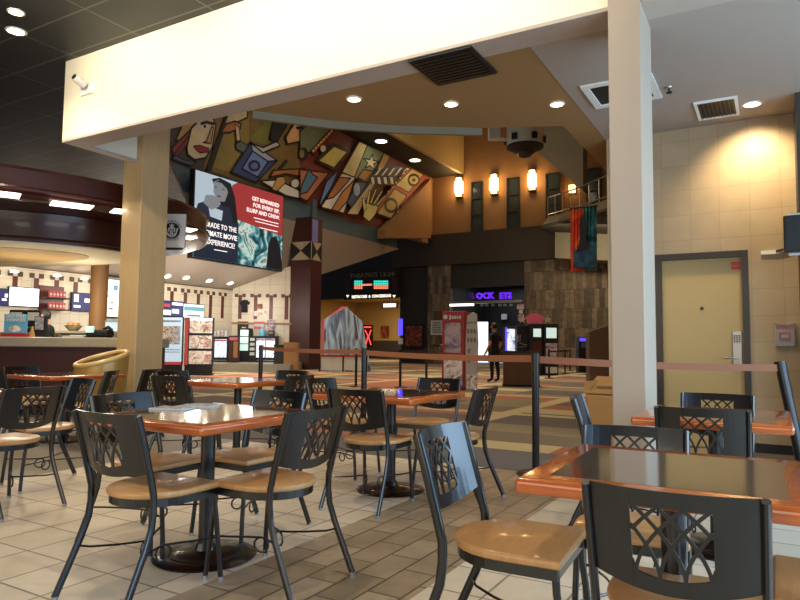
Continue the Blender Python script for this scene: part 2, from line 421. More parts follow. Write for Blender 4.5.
# ------------------------------------------------------------------ lobby shell
X0 = -19.0; YF = 37.0
mb = MB()
pB = onX(395, 250, X0)
zt0 = onX(306, 224, X0).z; zt1 = onX(312, 200, X0).z; zt2 = onX(358, 141, X0).z
yc = onX(397, 245, X0).y; mb.bb((X0-.3, 8, zt0), (X0, yc, zt2+.6))
struct(mb.build('wall_left', 'teal'), 'slate teal bulkhead under the mural')
struct(MB().bb((X0-.3, yc, onX(410, 238, X0).z), (X0, YF, zt2+.6)).build('wall_left', 'far_tan'))
MB().bb((X0, onX(312, 200, X0).y-.12, zt0), (X0+.15, onX(312, 200, X0).y+.2, zt1)).build('trim_3', 'teal')['kind'] = 'structure'
# dark soffit strip over the mural with cream wall above it
struct(MB().bb((X0, 8, zt2), (-17.0, YF, zt2+.2)).build('ceiling', 'charcoal'))
struct(MB().bb((-17.0, 8, zt2), (-16.8, YF, 19)).build('wall_upper', 'lobby_cream'))
struct(MB().bb((-26, 8, 19), (3.3, YF, 19.2)).build('ceiling', 'dark_brown'))
# sloped concession ceiling
XC = -21.5; ZC = 3.55
BRX = -19.5; ZBR = 4.5
SLN = Vector((ZBR-ZC, 0, -(BRX-(XC-.2)))).normalized()
def on_slope(px, py):
    d = ray(px, py); q = Vector((BRX, 10, ZBR)); t_ = (q-EYE).dot(SLN)/d.dot(SLN); return EYE+d*t_
yq = onX(317, 279, BRX).y
mb = MB(); mb.prism([(BRX, 8, ZBR), (BRX, yq, ZBR), (XC-.2, yq, ZC), (XC-.2, 8, ZC)], (0, 0, .08))
mb.prism([(X0, 8, zt0), (X0, onX(399, 254, X0).y, zt0), (BRX, yq, ZBR), (BRX, 8, ZBR)], (-.08, 0, .02))
struct(mb.build('ceiling', 'grey_ceiling'))
# concession walls
struct(MB().bb((XC-.2, 8, 0), (XC, 22, ZC)).build('wall_concession', 'conc_tile'))
A = Vector((XC, 21.9, 0)); U = Vector((.866, .5, 0)); nrm = Vector((.5, -.866, 0))
def zsl(x): return ZC+(ZBR-ZC)*(x-(XC-.2))/(BRX-(XC-.2))
e_ = A+U*3.3
mb = MB(); mb.prism([A, e_, e_+Vector((0, 0, zsl(e_.x)+.05)), A+Vector((0, 0, ZC+.3))], -nrm*.2); struct(mb.build('wall_concession', 'conc_tile'))
# tile accents on the concession walls
mk, mdk = MB(), MB()
k = 0; y = 9.2
while y < 21.8:
    mk.box((XC+.01, y, ZC-.55), (.02, .16, .5)); mdk.box((XC+.012, y-.16, ZC-.22), (.024, .16, .16)); mdk.box((XC+.012, y+.16, ZC-.22), (.024, .16, .16))
    mk.box((XC+.008, y, ZC-1.0), (.016, .16, .6))
    y += .71
for k in range(4):
    p = A+U*(.35+.71*k)+nrm*.012
    r = math.radians(30)
    mk.box((p.x, p.y, ZC-.75), (.16, .02, 1.1), r)
    for d in (-.17, .17):
        q = p+U*d; mdk.box((q.x, q.y, ZC-.22), (.16, .024, .16), r)
struct(mk.build('trim_4', 'check')); struct(mdk.build('trim_4', 'check_dark'))
# cream rail line at mid height
mb = MB(); p = A+U*1.65+nrm*.03; mb.box((p.x, p.y, 2.05), (3.3, .06, .08), math.radians(30)); struct(mb.build('trim_5', 'brown_laminate'))

# far wall: ochre above, dark bulkhead, stone below
zl = onY(470, 233.5, YF).z          # ledge
zb = onY(470, 264.5, YF).z          # underside of bulkhead
xr = -1.7
struct(MB().bb((-26, YF, zl), (xr, YF+.3, 19)).build('wall_far', 'far_tan'))
xa = onY(402, 300, YF).x; xb = onY(392, 250, YF-.6).x; xs0 = onY(428, 300, YF-.4).x; xs1 = onY(450, 300, YF-.4).x; xr0 = onY(525, 300, YF-.2).x
struct(MB().bb((xb, YF-.6, zb), (xr, YF+.3, zl)).build('wall_bulkhead', 'dark_brown'))
struct(MB().bb((onY(318, 300, YF).x, YF-.5, onY(370, 298.5, YF).z), (xa, YF, zl)).build('wall_bulkhead', 'charcoal'))
struct(MB().bb((xa, YF-.25, 0), (xs0, YF, zb)).build('wall_far', 'charcoal'))
struct(MB().bb((xs0, YF-.45, 0), (xs1, YF, zb)).build('wall_stone', 'slate_stone'))
struct(MB().bb((xr0, YF-.3, 0), (xr, YF, onY(560, 259, YF).z+.1)).build('wall_stone', 'slate_stone'))
zarc = onY(490, 293, YF).z
struct(MB().bb((xs1, YF-.3, onY(490, 287, YF).z), (xr0, YF, zb)).build('wall_bulkhead', 'charcoal'))
# arcade room behind the opening
struct(MB().bb((xs1-.2, YF+5, 0), (xr0+.2, YF+5.2, zb)).build('wall_arcade', 'black'))
for a_, b_ in (((xs1-.2, YF, 0), (xs1, YF+5, zb)), ((xr0, YF, 0), (xr0+.2, YF+5, zb)), ((xs1, YF, zarc+.8), (xr0, YF+5, zarc+1.0))):
    struct(MB().bb(a_, b_).build('wall_arcade', 'black'))
# theatre corridor at the left of the far wall
xc0 = onY(318, 300, YF).x; zcc = onY(370, 297, YF).z
mb = MB(); mb.bb((xc0-3, YF+9, 0), (xa+1.5, YF+9.2, zcc+.6)); mb.bb((xc0-3, YF, 0), (xc0-2.8, YF+9, zcc+.6)); mb.bb((xa, YF, 0), (xa+.2, YF+9, zcc+.6))
struct(mb.build('wall_corridor', 'corridor'))
struct(MB().bb((xc0-3, YF, zcc+.35), (xa, YF+9, zcc+.5)).build('ceiling', 'lobby_cream'))
mb = MB(); mb.bb((xc0-2.8, YF+8.9, 0), (xa, YF+9, 1.5)); struct(mb.build('baseboard_corridor', 'dark_brown'))
# lobby right wall
struct(MB().bb((-1.76, WY+.2, 0), (-1.6, YF, 19)).build('wall_lobby', 'far_tan'))
# slanted grey slab and balcony on the right
def pY(lst, y): return [onY(x, yy, y) for x, yy in lst]
mb = MB(); mb.prism(pY([(530, 108), (568, 108), (583, 141), (583, 191), (530, 145)], 30.0), (0, .8, 0))
struct(mb.build('wall_slab', 'slab_grey'), 'slanted grey plaster slab hanging above the balcony')
bal_t = [(548, 217, 33.0), (580, 208.5, 30.0), (622, 194, 26.5)]
pts = [onY(*b) for b in bal_t]; zt = sum(p.z for p in pts)/3
low = [onY(px, py, y) for px, py, y in ((540, 227.5, 33.0), (580, 219, 30.0), (622, 206, 26.5))]
mb = MB()
for i in range(2):
    a, b, c_, d = pts[i], pts[i+1], low[i+1], low[i]
    mb.prism([a, b, c_, d], (0, .5, 0))
balc = struct(mb.build('balcony_front', 'slab_grey'))
mb = MB()
for i in range(2):
    a, b = low[i], low[i+1]
    mb.prism([a, b, Vector((b.x, YF, b.z)), Vector((a.x, YF, a.z))], (0, 0, .12))
struct(mb.build('balcony_floor', 'dark_brown'))
struct(MB().prism(pY([(555, 232), (622, 222), (622, 261), (555, 258)], 34.5), (0, 2.0, 0)).build('wall_box', 'slab_grey'))
rail = thing('balcony_railing', 'slim steel railing along the balcony above the hanging banner', 'railing')
def lerp3(t):
    return pts[0].lerp(pts[1], t*2) if t < .5 else pts[1].lerp(pts[2], t*2-1)
up = Vector((0, 0, 1.0))
MB().tube([lerp3(t/8)+up for t in range(9)], .04, 6).build('top_rail', 'steel', rail)
MB().tube([lerp3(t/8)+up*.12 for t in range(9)], .03, 6).build('bottom_rail', 'steel', rail)
for t in range(9):
    MB().tube([lerp3(t/8), lerp3(t/8)+up], .03, 6).build('post', 'steel', rail)

# ------------------------------------------------------------------ mural (own generic drawing on the wall)
def mural():
    root = thing('mural', 'long painted mural of face, camera, film and hands on the teal wall', 'mural')
    n = [0]
    cols = {}
    ink = MB()
    def P_(reg, lst, off):
        ox, oy = (165, 95) if reg == 'A' else (300, 110)
        return [onX(ox+x*.175, oy+yy*.175, X0+off) for x, yy in lst]
    def pg(reg, lst, rgb, name):
        off = .02+.004*n[0]; n[0] += 1
        key = rgb
        if key not in cols: cols[key] = mat('mural paint %d' % len(cols), rgb, .6, 0, .5, .9)
        pl = P_(reg, lst, off)
        b = MB(); b.prism(pl, (.003, 0, 0)); b.build(name, cols[key], root)
        span = max((p-q).length for p in pl for q in pl)
        if name not in ('painted_field', 'film_hole', 'clapper_stripe') and span > .5:
            wd = .035 if span > 1.2 else .022
            for p, q in zip(pl, pl[1:]+pl[:1]):
                d = q-p
                if d.length < 1e-4: continue
                d.normalize(); nn = Vector((0, -d.z, d.y))*wd; e = d*wd
                ink.prism([p-e+nn, q+e+nn, q+e-nn, p-e-nn], (.0036, 0, 0))
    def circ(cx, cy, rx, ry, k=16): return [(cx+rx*math.cos(2*PI*i/k), cy+ry*math.sin(2*PI*i/k)) for i in range(k)]
    # base field, split into colour bands
    pg('A', [(0, -60), (330, -60), (330, 480), (230, 450), (0, 360)], (70, 60, 58), 'painted_field')
    pg('A', [(330, -60), (800, -60), (800, 600), (690, 575), (220, 420)], (128, 104, 58), 'painted_field')
    pg('B', [(0, -40), (170, 78), (740, 380), (720, 420), (640, 560), (560, 690), (300, 640), (0, 520)], (116, 52, 36), 'painted_field')
    pg('A', [(240, 400), (330, 180), (480, 120), (480, 260), (360, 440)], (150, 132, 66), 'painted_field')
    pg('A', [(480, 250), (620, 110), (700, 130), (640, 260), (560, 280)], (122, 126, 60), 'painted_field')
    # face with hair
    pg('A', [(60, 260), (100, 170), (190, 90), (300, 50), (335, 60), (300, 100), (200, 130), (150, 190), (120, 260)], (196, 158, 92), 'hair')
    pg('A', [(75, 100), (140, 80), (100, 140), (75, 170)], (70, 84, 140), 'hair')
    pg('A', [(40, 300), (140, 205), (150, 230), (50, 345)], (150, 44, 44), 'hair_lock')
    pg('A', [(45, 345), (135, 235), (140, 265), (60, 370)], (120, 34, 40), 'hair_lock')
    pg('A', [(125, 300), (150, 190), (205, 135), (270, 130), (290, 170), (270, 300), (230, 360), (170, 370), (130, 340)], (222, 204, 172), 'face')
    pg('A', [(205, 160), (235, 148), (285, 160), (280, 172), (235, 160), (208, 175)], (40, 30, 34), 'eyebrow')
    pg('A', circ(225, 180, 24, 10), (240, 232, 214), 'eye'); pg('A', circ(228, 180, 9, 9), (40, 40, 50), 'iris')
    pg('A', [(268, 180), (278, 185), (262, 275), (220, 272), (238, 262)], (186, 150, 112), 'nose')
    pg('A', [(165, 292), (200, 288), (250, 305), (245, 325), (200, 330), (180, 312)], (150, 30, 40), 'mouth')
    pg('A', [(60, 345), (110, 370), (180, 385), (150, 405), (40, 365)], (60, 78, 120), 'collar')
    pg('A', [(240, 430), (370, 60), (385, 60), (262, 430)], (30, 26, 26), 'panel_line')
    # hand with brush
    pg('A', [(375, 70), (470, 65), (470, 130), (380, 170), (340, 165)], (212, 200, 160), 'page')
    pg('A', [(320, 215), (350, 165), (400, 150), (435, 165), (430, 190), (370, 215)], (176, 112, 62), 'hand')
    pg('A', [(400, 165), (425, 190), (430, 260), (410, 265)], (214, 196, 160), 'brush')
    pg('A', [(405, 280), (430, 262), (475, 290), (450, 330), (410, 310)], (92, 104, 104), 'brush_tip')
    # lens box
    pg('A', [(380, 440), (490, 270), (640, 375), (520, 500)], (50, 70, 130), 'camera_box')
    pg('A', [(440, 420), (500, 320), (590, 380), (530, 470)], (110, 140, 206), 'camera_face')
    pg('A', [(500, 320), (490, 270), (640, 375), (590, 380)], (168, 182, 216), 'camera_side')
    pg('A', circ(510, 405, 32, 30), (34, 44, 86), 'lens'); pg('A', circ(510, 405, 20, 19), (92, 112, 180), 'lens_glass')
    pg('A', [(490, 275), (560, 300), (640, 265), (655, 290), (560, 330)], (186, 184, 180), 'strap')
    pg('A', [(600, 250), (625, 140), (720, 130), (680, 200), (640, 270)], (34, 32, 40), 'sleeve')
    pg('A', [(690, 240), (740, 160), (800, 150), (800, 260), (700, 280)], (206, 160, 110), 'second_face')
    pg('A', [(750, 185), (790, 175), (790, 188), (755, 195)], (40, 30, 30), 'second_eye')
    pg('A', [(640, 430), (690, 370), (700, 380), (650, 440)], (26, 24, 24), 'handle_bar')
    pg('A', [(620, 430), (800, 420), (800, 470), (690, 450), (600, 470)], (170, 104, 56), 'hand')
    pg('A', [(540, 490), (640, 485), (800, 560), (800, 600), (690, 575)], (214, 210, 200), 'sleeve')
    pg('A', [(610, 540), (640, 470), (680, 465), (690, 500), (640, 550)], (188, 150, 86), 'knob')
    pg('A', circ(745, 505, 26, 26), (206, 200, 190), 'knob')
    # right half
    pg('B', [(0, 120), (70, 60), (190, 110), (60, 240), (0, 250)], (106, 116, 84), 'globe')
    pg('B', circ(20, 250, 24, 34), (22, 22, 26), 'dark_disc'); pg('B', circ(10, 250, 14, 24), (130, 112, 60), 'dark_disc')
    pg('B', [(60, 235), (180, 105), (200, 118), (80, 250)], (196, 104, 44), 'film_strip')
    for i in range(8): pg('B', circ(75+i*15, 232-i*16, 5, 5, 6), (230, 214, 170), 'film_hole')
    pg('B', circ(132, 220, 18, 22), (206, 188, 150), 'round_badge')
    pg('B', [(90, 290), (190, 190), (285, 235), (200, 345)], (28, 24, 24), 'ticket_frame')
    pg('B', [(105, 290), (195, 207), (270, 240), (195, 330)], (206, 188, 96), 'ticket')
    pg('B', [(0, 340), (165, 360), (40, 520), (0, 500)], (176, 104, 72), 'arm')
    pg('B', [(10, 430), (50, 340), (75, 370), (100, 385), (40, 470), (0, 480)], (74, 112, 140), 'blue_strap')
    pg('B', [(110, 540), (150, 410), (220, 340), (180, 440), (115, 545)], (96, 130, 190), 'curtain')
    pg('B', [(240, 355), (340, 180), (385, 200), (310, 385)], (216, 200, 140), 'light_beam')
    pg('B', [(310, 385), (385, 200), (480, 245), (385, 415)], (122, 140, 106), 'green_panel')
    pg('B', [(330, 385), (360, 340), (420, 350), (385, 415)], (166, 116, 56), 'green_panel')
    star = []
    for i in range(10):
        r = 46 if i % 2 == 0 else 18
        a = -PI/2+i*PI/5+.2
        star.append((405+r*math.cos(a), 300+r*math.sin(a)))
    pg('B', star, (224, 206, 168), 'star')
    pg('B', [(440, 340), (480, 245), (515, 265), (470, 350)], (212, 176, 110), 'light_beam')
    pg('B', [(120, 555), (240, 360), (315, 385), (250, 590)], (214, 206, 196), 'figure_panel')
    pg('B', [(150, 510), (225, 385), (290, 390), (230, 460), (190, 500)], (176, 110, 56), 'figure')
    pg('B', [(180, 570), (240, 470), (310, 400), (270, 520), (220, 580)], (190, 130, 72), 'figure')
    pg('B', [(270, 530), (330, 410), (385, 415), (300, 560)], (60, 82, 120), 'scroll')
    pg('B', circ(325, 455, 20, 40), (150, 170, 196), 'scroll')
    pg('B', [(265, 595), (420, 390), (440, 400), (330, 600)], (206, 184, 150), 'forearm')
    # clapper board
    pg('B', [(385, 410), (430, 345), (610, 320), (560, 380)], (24, 22, 22), 'clapper')
    for i in range(5):
        x = 425+i*38
        pg('B', [(x, 375), (x+14, 372), (x+44, 332), (x+30, 334)], (232, 226, 214), 'clapper_stripe')
    pg('B', [(385, 415), (400, 385), (560, 385), (545, 430)], (22, 20, 20), 'clapper')
    for i in range(4):
        x = 405+i*36
        pg('B', [(x, 384), (x+16, 384), (x+22, 424), (x+6, 420)], (228, 222, 210), 'clapper_stripe')
    # hands
    def hand(cx, cy, sc_, rgb):
        pg('B', [(cx-40*sc_, cy+70*sc_), (cx-20*sc_, cy-20*sc_), (cx+50*sc_, cy+5*sc_), (cx+30*sc_, cy+60*sc_), (cx-5*sc_, cy+100*sc_)], rgb, 'painted_palm')
        for i, (dx, L, ang) in enumerate(((-14, 70, .25), (2, 92, .5), (20, 92, .75), (38, 76, 1.0))):
            a = Vector((cx+dx*sc_, cy-8*sc_+i*4*sc_)); d = Vector((math.sin(ang*.75), -math.cos(ang*.75)))*L*sc_; w = Vector((d.y, -d.x)).normalized()*7*sc_
            pg('B', [tuple(a+w), tuple(a+d+w*.6), tuple(a+d*1.05), tuple(a+d-w*.6), tuple(a-w)], rgb, 'painted_finger')
        pg('B', [(cx-35*sc_, cy+40*sc_), (cx-45*sc_, cy-35*sc_), (cx-36*sc_, cy-38*sc_), (cx-18*sc_, cy+20*sc_)], rgb, 'painted_thumb')
    # film reel strip
    pg('B', [(420, 570), (620, 330), (740, 385), (660, 470), (540, 640)], (170, 66, 36), 'film_frame')
    pg('B', [(545, 430), (640, 335), (705, 370), (620, 470)], (196, 176, 104), 'film_picture')
    pg('B', [(440, 590), (540, 450), (610, 490), (520, 620)], (190, 168, 92), 'film_picture')
    pg('B', circ(650, 400, 34, 34), (70, 62, 46), 'reel'); pg('B', circ(650, 400, 27, 27), (196, 176, 104), 'reel'); pg('B', circ(650, 400, 10, 10), (60, 50, 40), 'reel')
    pg('B', circ(520, 545, 36, 40), (78, 82, 56), 'reel'); pg('B', circ(520, 545, 28, 31), (176, 160, 88), 'reel')
    for i in range(9): pg('B', circ(440+i*22, 545-i*26, 5, 6, 5), (236, 196, 90), 'film_hole')
    hand(400, 540, 1.0, (216, 204, 128)); hand(590, 600, .8, (206, 190, 116))
    ink.build('painted_outline', 'black', root)
mural()
# brown wedge of wall that cuts the far end of the mural
struct(MB().prism([onX(x, y, X0+.6) for x, y in ((431, 179), (431, 238), (385, 238), (385, 229.5))], (-.5, 0, 0)).build('wall_wedge', 'far_tan'))
for i, (px, py, lab) in enumerate(((381, 141, 'small downlight in the dark soffit above the painted ticket of the mural'), (415, 160, 'small downlight in the dark soffit near the far end of the mural'))):
    p = onZ(px, py, zt2)
    t = thing('downlight', lab, 'light', (p.x, p.y, zt2), 0, 'soffit downlights over the mural')
    MB().lathe([(.0, -.02), (.26, -.02), (.3, 0), (0, 0)], 16).build('lens', 'lamp', t)
    MB().lathe([(.3, -.03), (.38, -.03), (.38, 0), (.3, 0)], 16, ring=True).build('trim_ring', 'white', t)

# ------------------------------------------------------------------ wall screen (advertising display)
def led_screen():
    xs = X0+.5
    root = thing('display_screen', 'large lit advertising screen hanging below the mural', 'screen')
    def S(x, y, off=0): return onX(150+x*.175, 165+y*.175, xs+off)
    tl, tr, br, bl = S(262, 22), S(760, 185), S(760, 598), S(272, 535)
    y0, y1 = tl.y, tr.y; z1 = (tl.z+tr.z)/2; z0 = (bl.z+br.z)/2
    def W(u, v, off=0.0): return Vector((xs+off, y0+(y1-y0)*u, z0+(z1-z0)*v))
    def pan(name, uv, m, off): MB().prism([W(u, v, off) for u, v in uv], (.01, 0, 0)).build(name, m, root)
    MB().bb((xs-.25, y0-.05, z0-.05), (xs-.01, y1+.05, z1+.05)).build('screen_housing', 'black', root)
    pan('screen_picture', [(0, 0), (1, 0), (1, 1), (0, 1)], 'scr_pale', -.01)
    pan('screen_picture', [(.36, .56), (1, .42), (1, 1), (.44, 1), (.38, .95)], 'scr_red', .004)
    pan('screen_picture', [(.44, 0), (1, 0), (1, .46), (.44, .54)], 'scr_pict', .006)
    pan('screen_picture', [(0, 0), (.46, 0), (.46, .5), (.0, .52)], 'scr_navy', .008)
    # woman drinking: hair, face, shoulder, hand, cup
    pan('portrait_hair', [(.16, .95), (.24, .99), (.36, .96), (.41, .80), (.45, .5), (.32, .46), (.28, .6), (.2, .85)], 'scr_hair', .014)
    pan('portrait_body', [(.0, .5), (.03, .62), (.12, .68), (.36, .66), (.40, .48), (.2, .44)], 'scr_navy', .016)
    pan('portrait_face', [(.18, .92), (.22, .96), (.30, .95), (.33, .84), (.30, .72), (.23, .70), (.18, .8)], 'scr_skin', .018)
    pan('portrait_hair', [(.19, .93), (.28, .98), (.35, .93), (.36, .8), (.32, .88), (.26, .93)], 'scr_hair', .022)
    for (u, v, w, h) in ((.20, .865, .03, .014), (.28, .86, .035, .014), (.235, .765, .045, .018)):
        pan('portrait_feature', [(u-w/2, v), (u, v+h/2), (u+w/2, v), (u, v-h/2)], 'scr_hair', .026)
    pan('portrait_hand', [(.08, .64), (.10, .74), (.18, .76), (.24, .72), (.24, .64), (.16, .58)], 'scr_skin', .028)
    pan('portrait_cup', [(.13, .62), (.28, .60), (.27, .48), (.15, .5)], 'scr_pale', .026)
    # figure on the right picture
    pan('picture_figure', [(.80, .0), (.82, .3), (.86, .42), (.92, .44), (.97, .3), (1, .1), (1, 0)], 'scr_hair', .014)
    hgt = z1-z0; wid = y1-y0
    def line(body, u, v, size, fit, m='scr_text', bold=.003):
        text('screen_lettering', body, size*hgt, face_mtx(W(u, v, .03), (0, 1, 0)), m, root, fit=fit*wid, bold=bold)
    line('GET REWARDED', .775, .855, .072, .34); line('FOR EVERY SIP,', .785, .775, .072, .33); line('SLURP AND CHEW.', .75, .695, .072, .41)
    for u0, u1, v in ((.63, .94, .61), (.65, .94, .57), (.7, .93, .50), (.2, .34, .115)): pan('screen_small_print', [(u0, v), (u1, v), (u1, v+.009), (u0, v+.009)], 'scr_text', .03)
    line('UPGRADE TO THE', .235, .40, .085, .40); line('ULTIMATE MOVIE', .245, .30, .085, .40); line('EXPERIENCE!', .27, .2, .085, .3)
    return root
led_screen()

# ------------------------------------------------------------------ patterned pillar
p0 = onX(306, 360, X0+.3); pil = struct(thing('pillar', None, None, (p0.x, p0.y-.12, 0), math.radians(4)), 'burgundy pillar with a bow tie pattern standing below the teal wall')
hz = zt0+.15; wq = 1.2
z1p, z2p = onX(306, 261, X0+.3).z, onX(306, 243, X0+.3).z
MB().bb((-.55, -.45, 0), (.55, .45, z1p)).build('shaft', 'burgundy', pil)
MB().bb((-.55, -.45, z1p), (.55, .45, z2p)).build('pattern_band', 'counter_stone', pil)
MB().bb((-.55, -.45, z2p), (.55, .45, hz)).build('shaft', 'burgundy', pil)
zc = (z1p+z2p)/2
for s in (-1, 1):
    MB().prism([(s*.55, -.46, z1p), (s*.55, -.46, z2p), (0, -.46, zc)], (0, -.02, 0)).build('bow_tie', 'black', pil)
    MB().prism([(.56, s*.4, z1p), (.56, s*.4, z2p), (.56, 0, zc)], (.02, 0, 0)).build('bow_tie', 'black', pil)
MB().bb((.55, -.4, z2p), (.57, .05, hz-.1)).build('blue_strip', mat('blue grey strip', (110, 110, 170), .5), pil)

# ------------------------------------------------------------------ theatre signs
t = thing('theatre_sign', 'dark board with lit diode times over the corridor entrance', 'sign')
yS = YF-.7
def SY(px, py, off=0): return onY(px, py, yS-off)
def boxY(name, x0, y0, x1, y1, m, par, off=0, dep=.05, yy=None):
    y_ = (yS if yy is None else yy)-off
    a, b = onY(x0, (y0+y1)/2, y_), onY(x1, (y0+y1)/2, y_)
    c0, c1 = onY((x0+x1)/2, y1, y_), onY((x0+x1)/2, y0, y_)
    return MB().bb((a.x, y_-dep, c0.z), (b.x, y_, c1.z)).build(name, m, par)
boxY('board', 345, 278, 398, 293, 'burgundy', t)
boxY('panel', 351, 279, 391, 292, 'black', t, .06)
for r, m_ in enumerate(('led_cyan', 'led_cyan', 'led_red', 'led_red')):
    for (a, b) in ((354.5, 361.5), (374, 388)):
        x = a
        while x < b-.5:
            boxY('diode_digit', x, 280.6+r*2.2, x+1.5, 282.3+r*2.2, m_, t, .12, .03); x += 2.1
boxY('diode_digit', 362.5, 284, 372, 285.6, 'led_red', t, .12, .03)
p = SY(371.5, 275.2, .1)
text('sign_lettering', 'THEATRES 13-24', 1.0*onY(400, 271.5, yS).z-onY(400, 278.0, yS).z, face_mtx(p, (1, 0, 0)), 'grey_letter', t, ext=.05, fit=(SY(393, 275).x-SY(349, 275).x))
t = thing('direction_sign', 'lit restrooms and concessions sign below the diode board', 'sign')
boxY('board', 344, 294, 399, 299, 'black', t)
text('sign_lettering', 'RESTROOMS  &  CONCESSIONS', .25, face_mtx(SY(371, 296.4, .08), (1, 0, 0)), 'sign_white', t, fit=(SY(390, 296).x-SY(351, 296).x), bold=.012)
for px in (347.5, 394):
    a = SY(px, 296.3, .08)
    MB().prism([a+Vector((-.12, 0, .08)), a+Vector((.12, 0, .08)), a+Vector((0, 0, -.1))], (0, .02, 0)).build('arrow', 'sign_white', t)
# hanging lit sign in the corridor
t = thing('hanging_sign', 'white lit sign hanging from the corridor ceiling', 'sign')
boxY('sign_box', 382, 302.5, 398, 308, 'black', t, yy=YF+2)
boxY('lit_face', 383.5, 303.5, 396, 307.2, 'sign_white', t, .06, .03, yy=YF+2)
boxY('hanger', 389, 298, 390, 302.5, 'black', t, yy=YF+2)
# neon
t = thing('neon_sign', 'red neon squiggle sign beside the popcorn shaped standee', 'sign')
boxY('backing', 362.5, 325, 373, 347, 'black', t, yy=YF-1.2)
for pts_ in ([(365, 330), (368, 336), (366, 344)], [(371, 330), (368.5, 337), (371, 345)], [(364, 327.2), (371, 327.2)]):
    MB().tube([onY(x, y, YF-1.3) for x, y in pts_], .035, 6).build('neon_tube', 'neon_red', t)
# framed picture in corridor, poster, notice
t = tag(boxY('framed_poster', 381, 326, 389, 337, 'poster_b', None, yy=YF+8.9), 'small framed poster on the amber corridor wall', 'poster')
t = thing('movie_poster', 'reddish poster on the dark wall beside the stone pilaster', 'poster')
boxY('poster_frame', 404, 324, 424, 348, 'black', t, yy=YF-.25); boxY('poster_print', 405.5, 326, 422, 346, 'poster_b', t, .06, .02, yy=YF-.25)
t = thing('notice_board', 'pale printed notice on the stone pilaster', 'sign')
boxY('notice_sheet', 431, 320.5, 443, 335, 'paper', t, yy=YF-.46)
for k in range(5): boxY('notice_line', 432.5, 322.3+k*2.4, 441.5, 323.3+k*2.4, 'grey_letter', t, .05, .01, yy=YF-.45)
# arcade sign
t = thing('arcade_sign', 'purple lit arcade lettering above the game room opening', 'sign')
z_ = onY(495, 296, YF-.5); wl = onY(522, 296, YF-.5).x-onY(467, 296, YF-.5).x
for wd, pa, pb_, m_ in (('R', 468.5, 474, 'neon_dim'), ('OCK', 475.5, 494, 'neon_purple'), ('ETS', 499.5, 511.5, 'neon_purple')):
    p_ = onY((pa+pb_)/2, 296, YF-.5); text('sign_lettering', wd, .5, face_mtx(p_, (1, 0, 0)), m_, t, ext=.05, fit=onY(pb_, 296, YF-.5).x-onY(pa, 296, YF-.5).x, bold=.02)
boxY('steel_valance', 451, 301, 524, 303.4, 'steel', t, yy=YF-.35, dep=.3)
boxY('lit_strip', 451, 303.8, 474, 306, 'lamp_soft', t, yy=YF-.3, dep=.2)
for px_ in (482, 487, 493, 500, 505, 511): boxY('valance_mark', px_-1.6, 303.8, px_+1.6, 306.2, 'steel', t, .12, .04, yy=YF-.35)
for k_, (a, b, c_, d, m_, lab, nm) in enumerate((
        (474, 322, 488, 362, 'scr_white', 'bright lit game screen behind the standing man', 'game_screen'),
        (456, 330, 466, 361.5, 'scr_pale', 'pale lit game cabinet seen behind the red machine', 'game_cabinet'),
        (475, 362, 503, 367, 'scr_pale', 'pale lit floor display low in the game room', 'game_display'))):
    t = thing(nm, lab, 'arcade game'); boxY('casing', a-.8, b-.8, c_+.8, d+.5, 'black', t, yy=YF+4.5, dep=.5); boxY('lit_screen', a, b, c_, d, m_, t, .5, .03, yy=YF+4.5)
t = tag(boxY('notice_card', 501.5, 314, 507, 319.5, 'paper', None, yy=YF+4.8), 'small pale card on the dark game room wall', 'sign')
t = thing('window_decal', 'pale blue drawing on the dark strip beside the arcade opening', 'decal')
for (a, b, c_, d) in ((517, 304, 524, 309), (519, 309.5, 523, 314), (518, 314.5, 524, 321)):
    boxY('decal_shape', a, b, c_, d, 'poster_a', t, yy=YF-.32, dep=.02)

# ------------------------------------------------------------------ far wall sconces and windows
scon = None
sl = ['far wall sconce nearest the cream wall corner', 'middle lit sconce of the three on the ochre far wall', 'lit sconce on the ochre wall below the hanging spotlight']
for i, (px, py) in enumerate(((460, 188), (495, 185), (533, 181))):
    p = onY(px, py, YF)
    if scon is None:
        scon = thing('wall_sconce', sl[0], 'light', (p.x, YF, p.z), 0, 'far wall sconces')
        MB().bb((-.24, -.32, -.38), (.24, -.04, .38)).bb((-.14, -.30, -.62), (.14, -.06, .62)).build('lit_shade', 'lamp_warm', scon)
        MB().bb((-.2, -.33, .6), (.2, -.0, .68)).build('cap', 'door_frame', scon); MB().bb((-.2, -.33, -.68), (.2, -.0, -.6)).build('cap', 'door_frame', scon)
        MB().bb((-.2, -.05, -.6), (.2, 0, .6)).build('back_plate', 'door_frame', scon)
    else:
        c = copy_tree(scon); c.location = (p.x, YF, p.z); c['label'] = sl[i]
    l = bpy.data.lights.new('sconce_glow', 'POINT'); l.energy = 70; l.color = (1, .72, .4); l.shadow_soft_size = .3
    o = bpy.data.objects.new('sconce_glow', l); C.objects.link(o); o.location = (p.x, YF-.75, p.z)
for n_, (x0, y0, x1, y1) in enumerate(((472, 182.5, 483, 231), (507.5, 178.5, 520, 228), (546.5, 174, 560, 219), (587, 169, 601, 202), (572, 177, 580, 190))[:4]):
    w = struct(thing('window_%d' % (n_+2), None, None), 'tall narrow window in the ochre far wall')
    boxY('glass_pane', x0, y0, x1, y1, 'glass_dark', w, yy=YF, dep=.04)
    for a, b in ((x0-.4, x0+.6), (x1-.6, x1+.4)): boxY('window_frame', a, y0, b, y1, 'door_frame', w, yy=YF, dep=.12)
    for k in range(4):
        yy_ = y0+(y1-y0)*k/3; boxY('window_frame', x0, yy_-.5, x1, yy_+.5, 'door_frame', w, yy=YF, dep=.12)
p = onY(571, 188, 36.6)
t = thing('wall_sconce', 'lit sconce peeking out under the slanted grey slab', 'light', (p.x, YF, p.z), 0, 'far wall sconces')
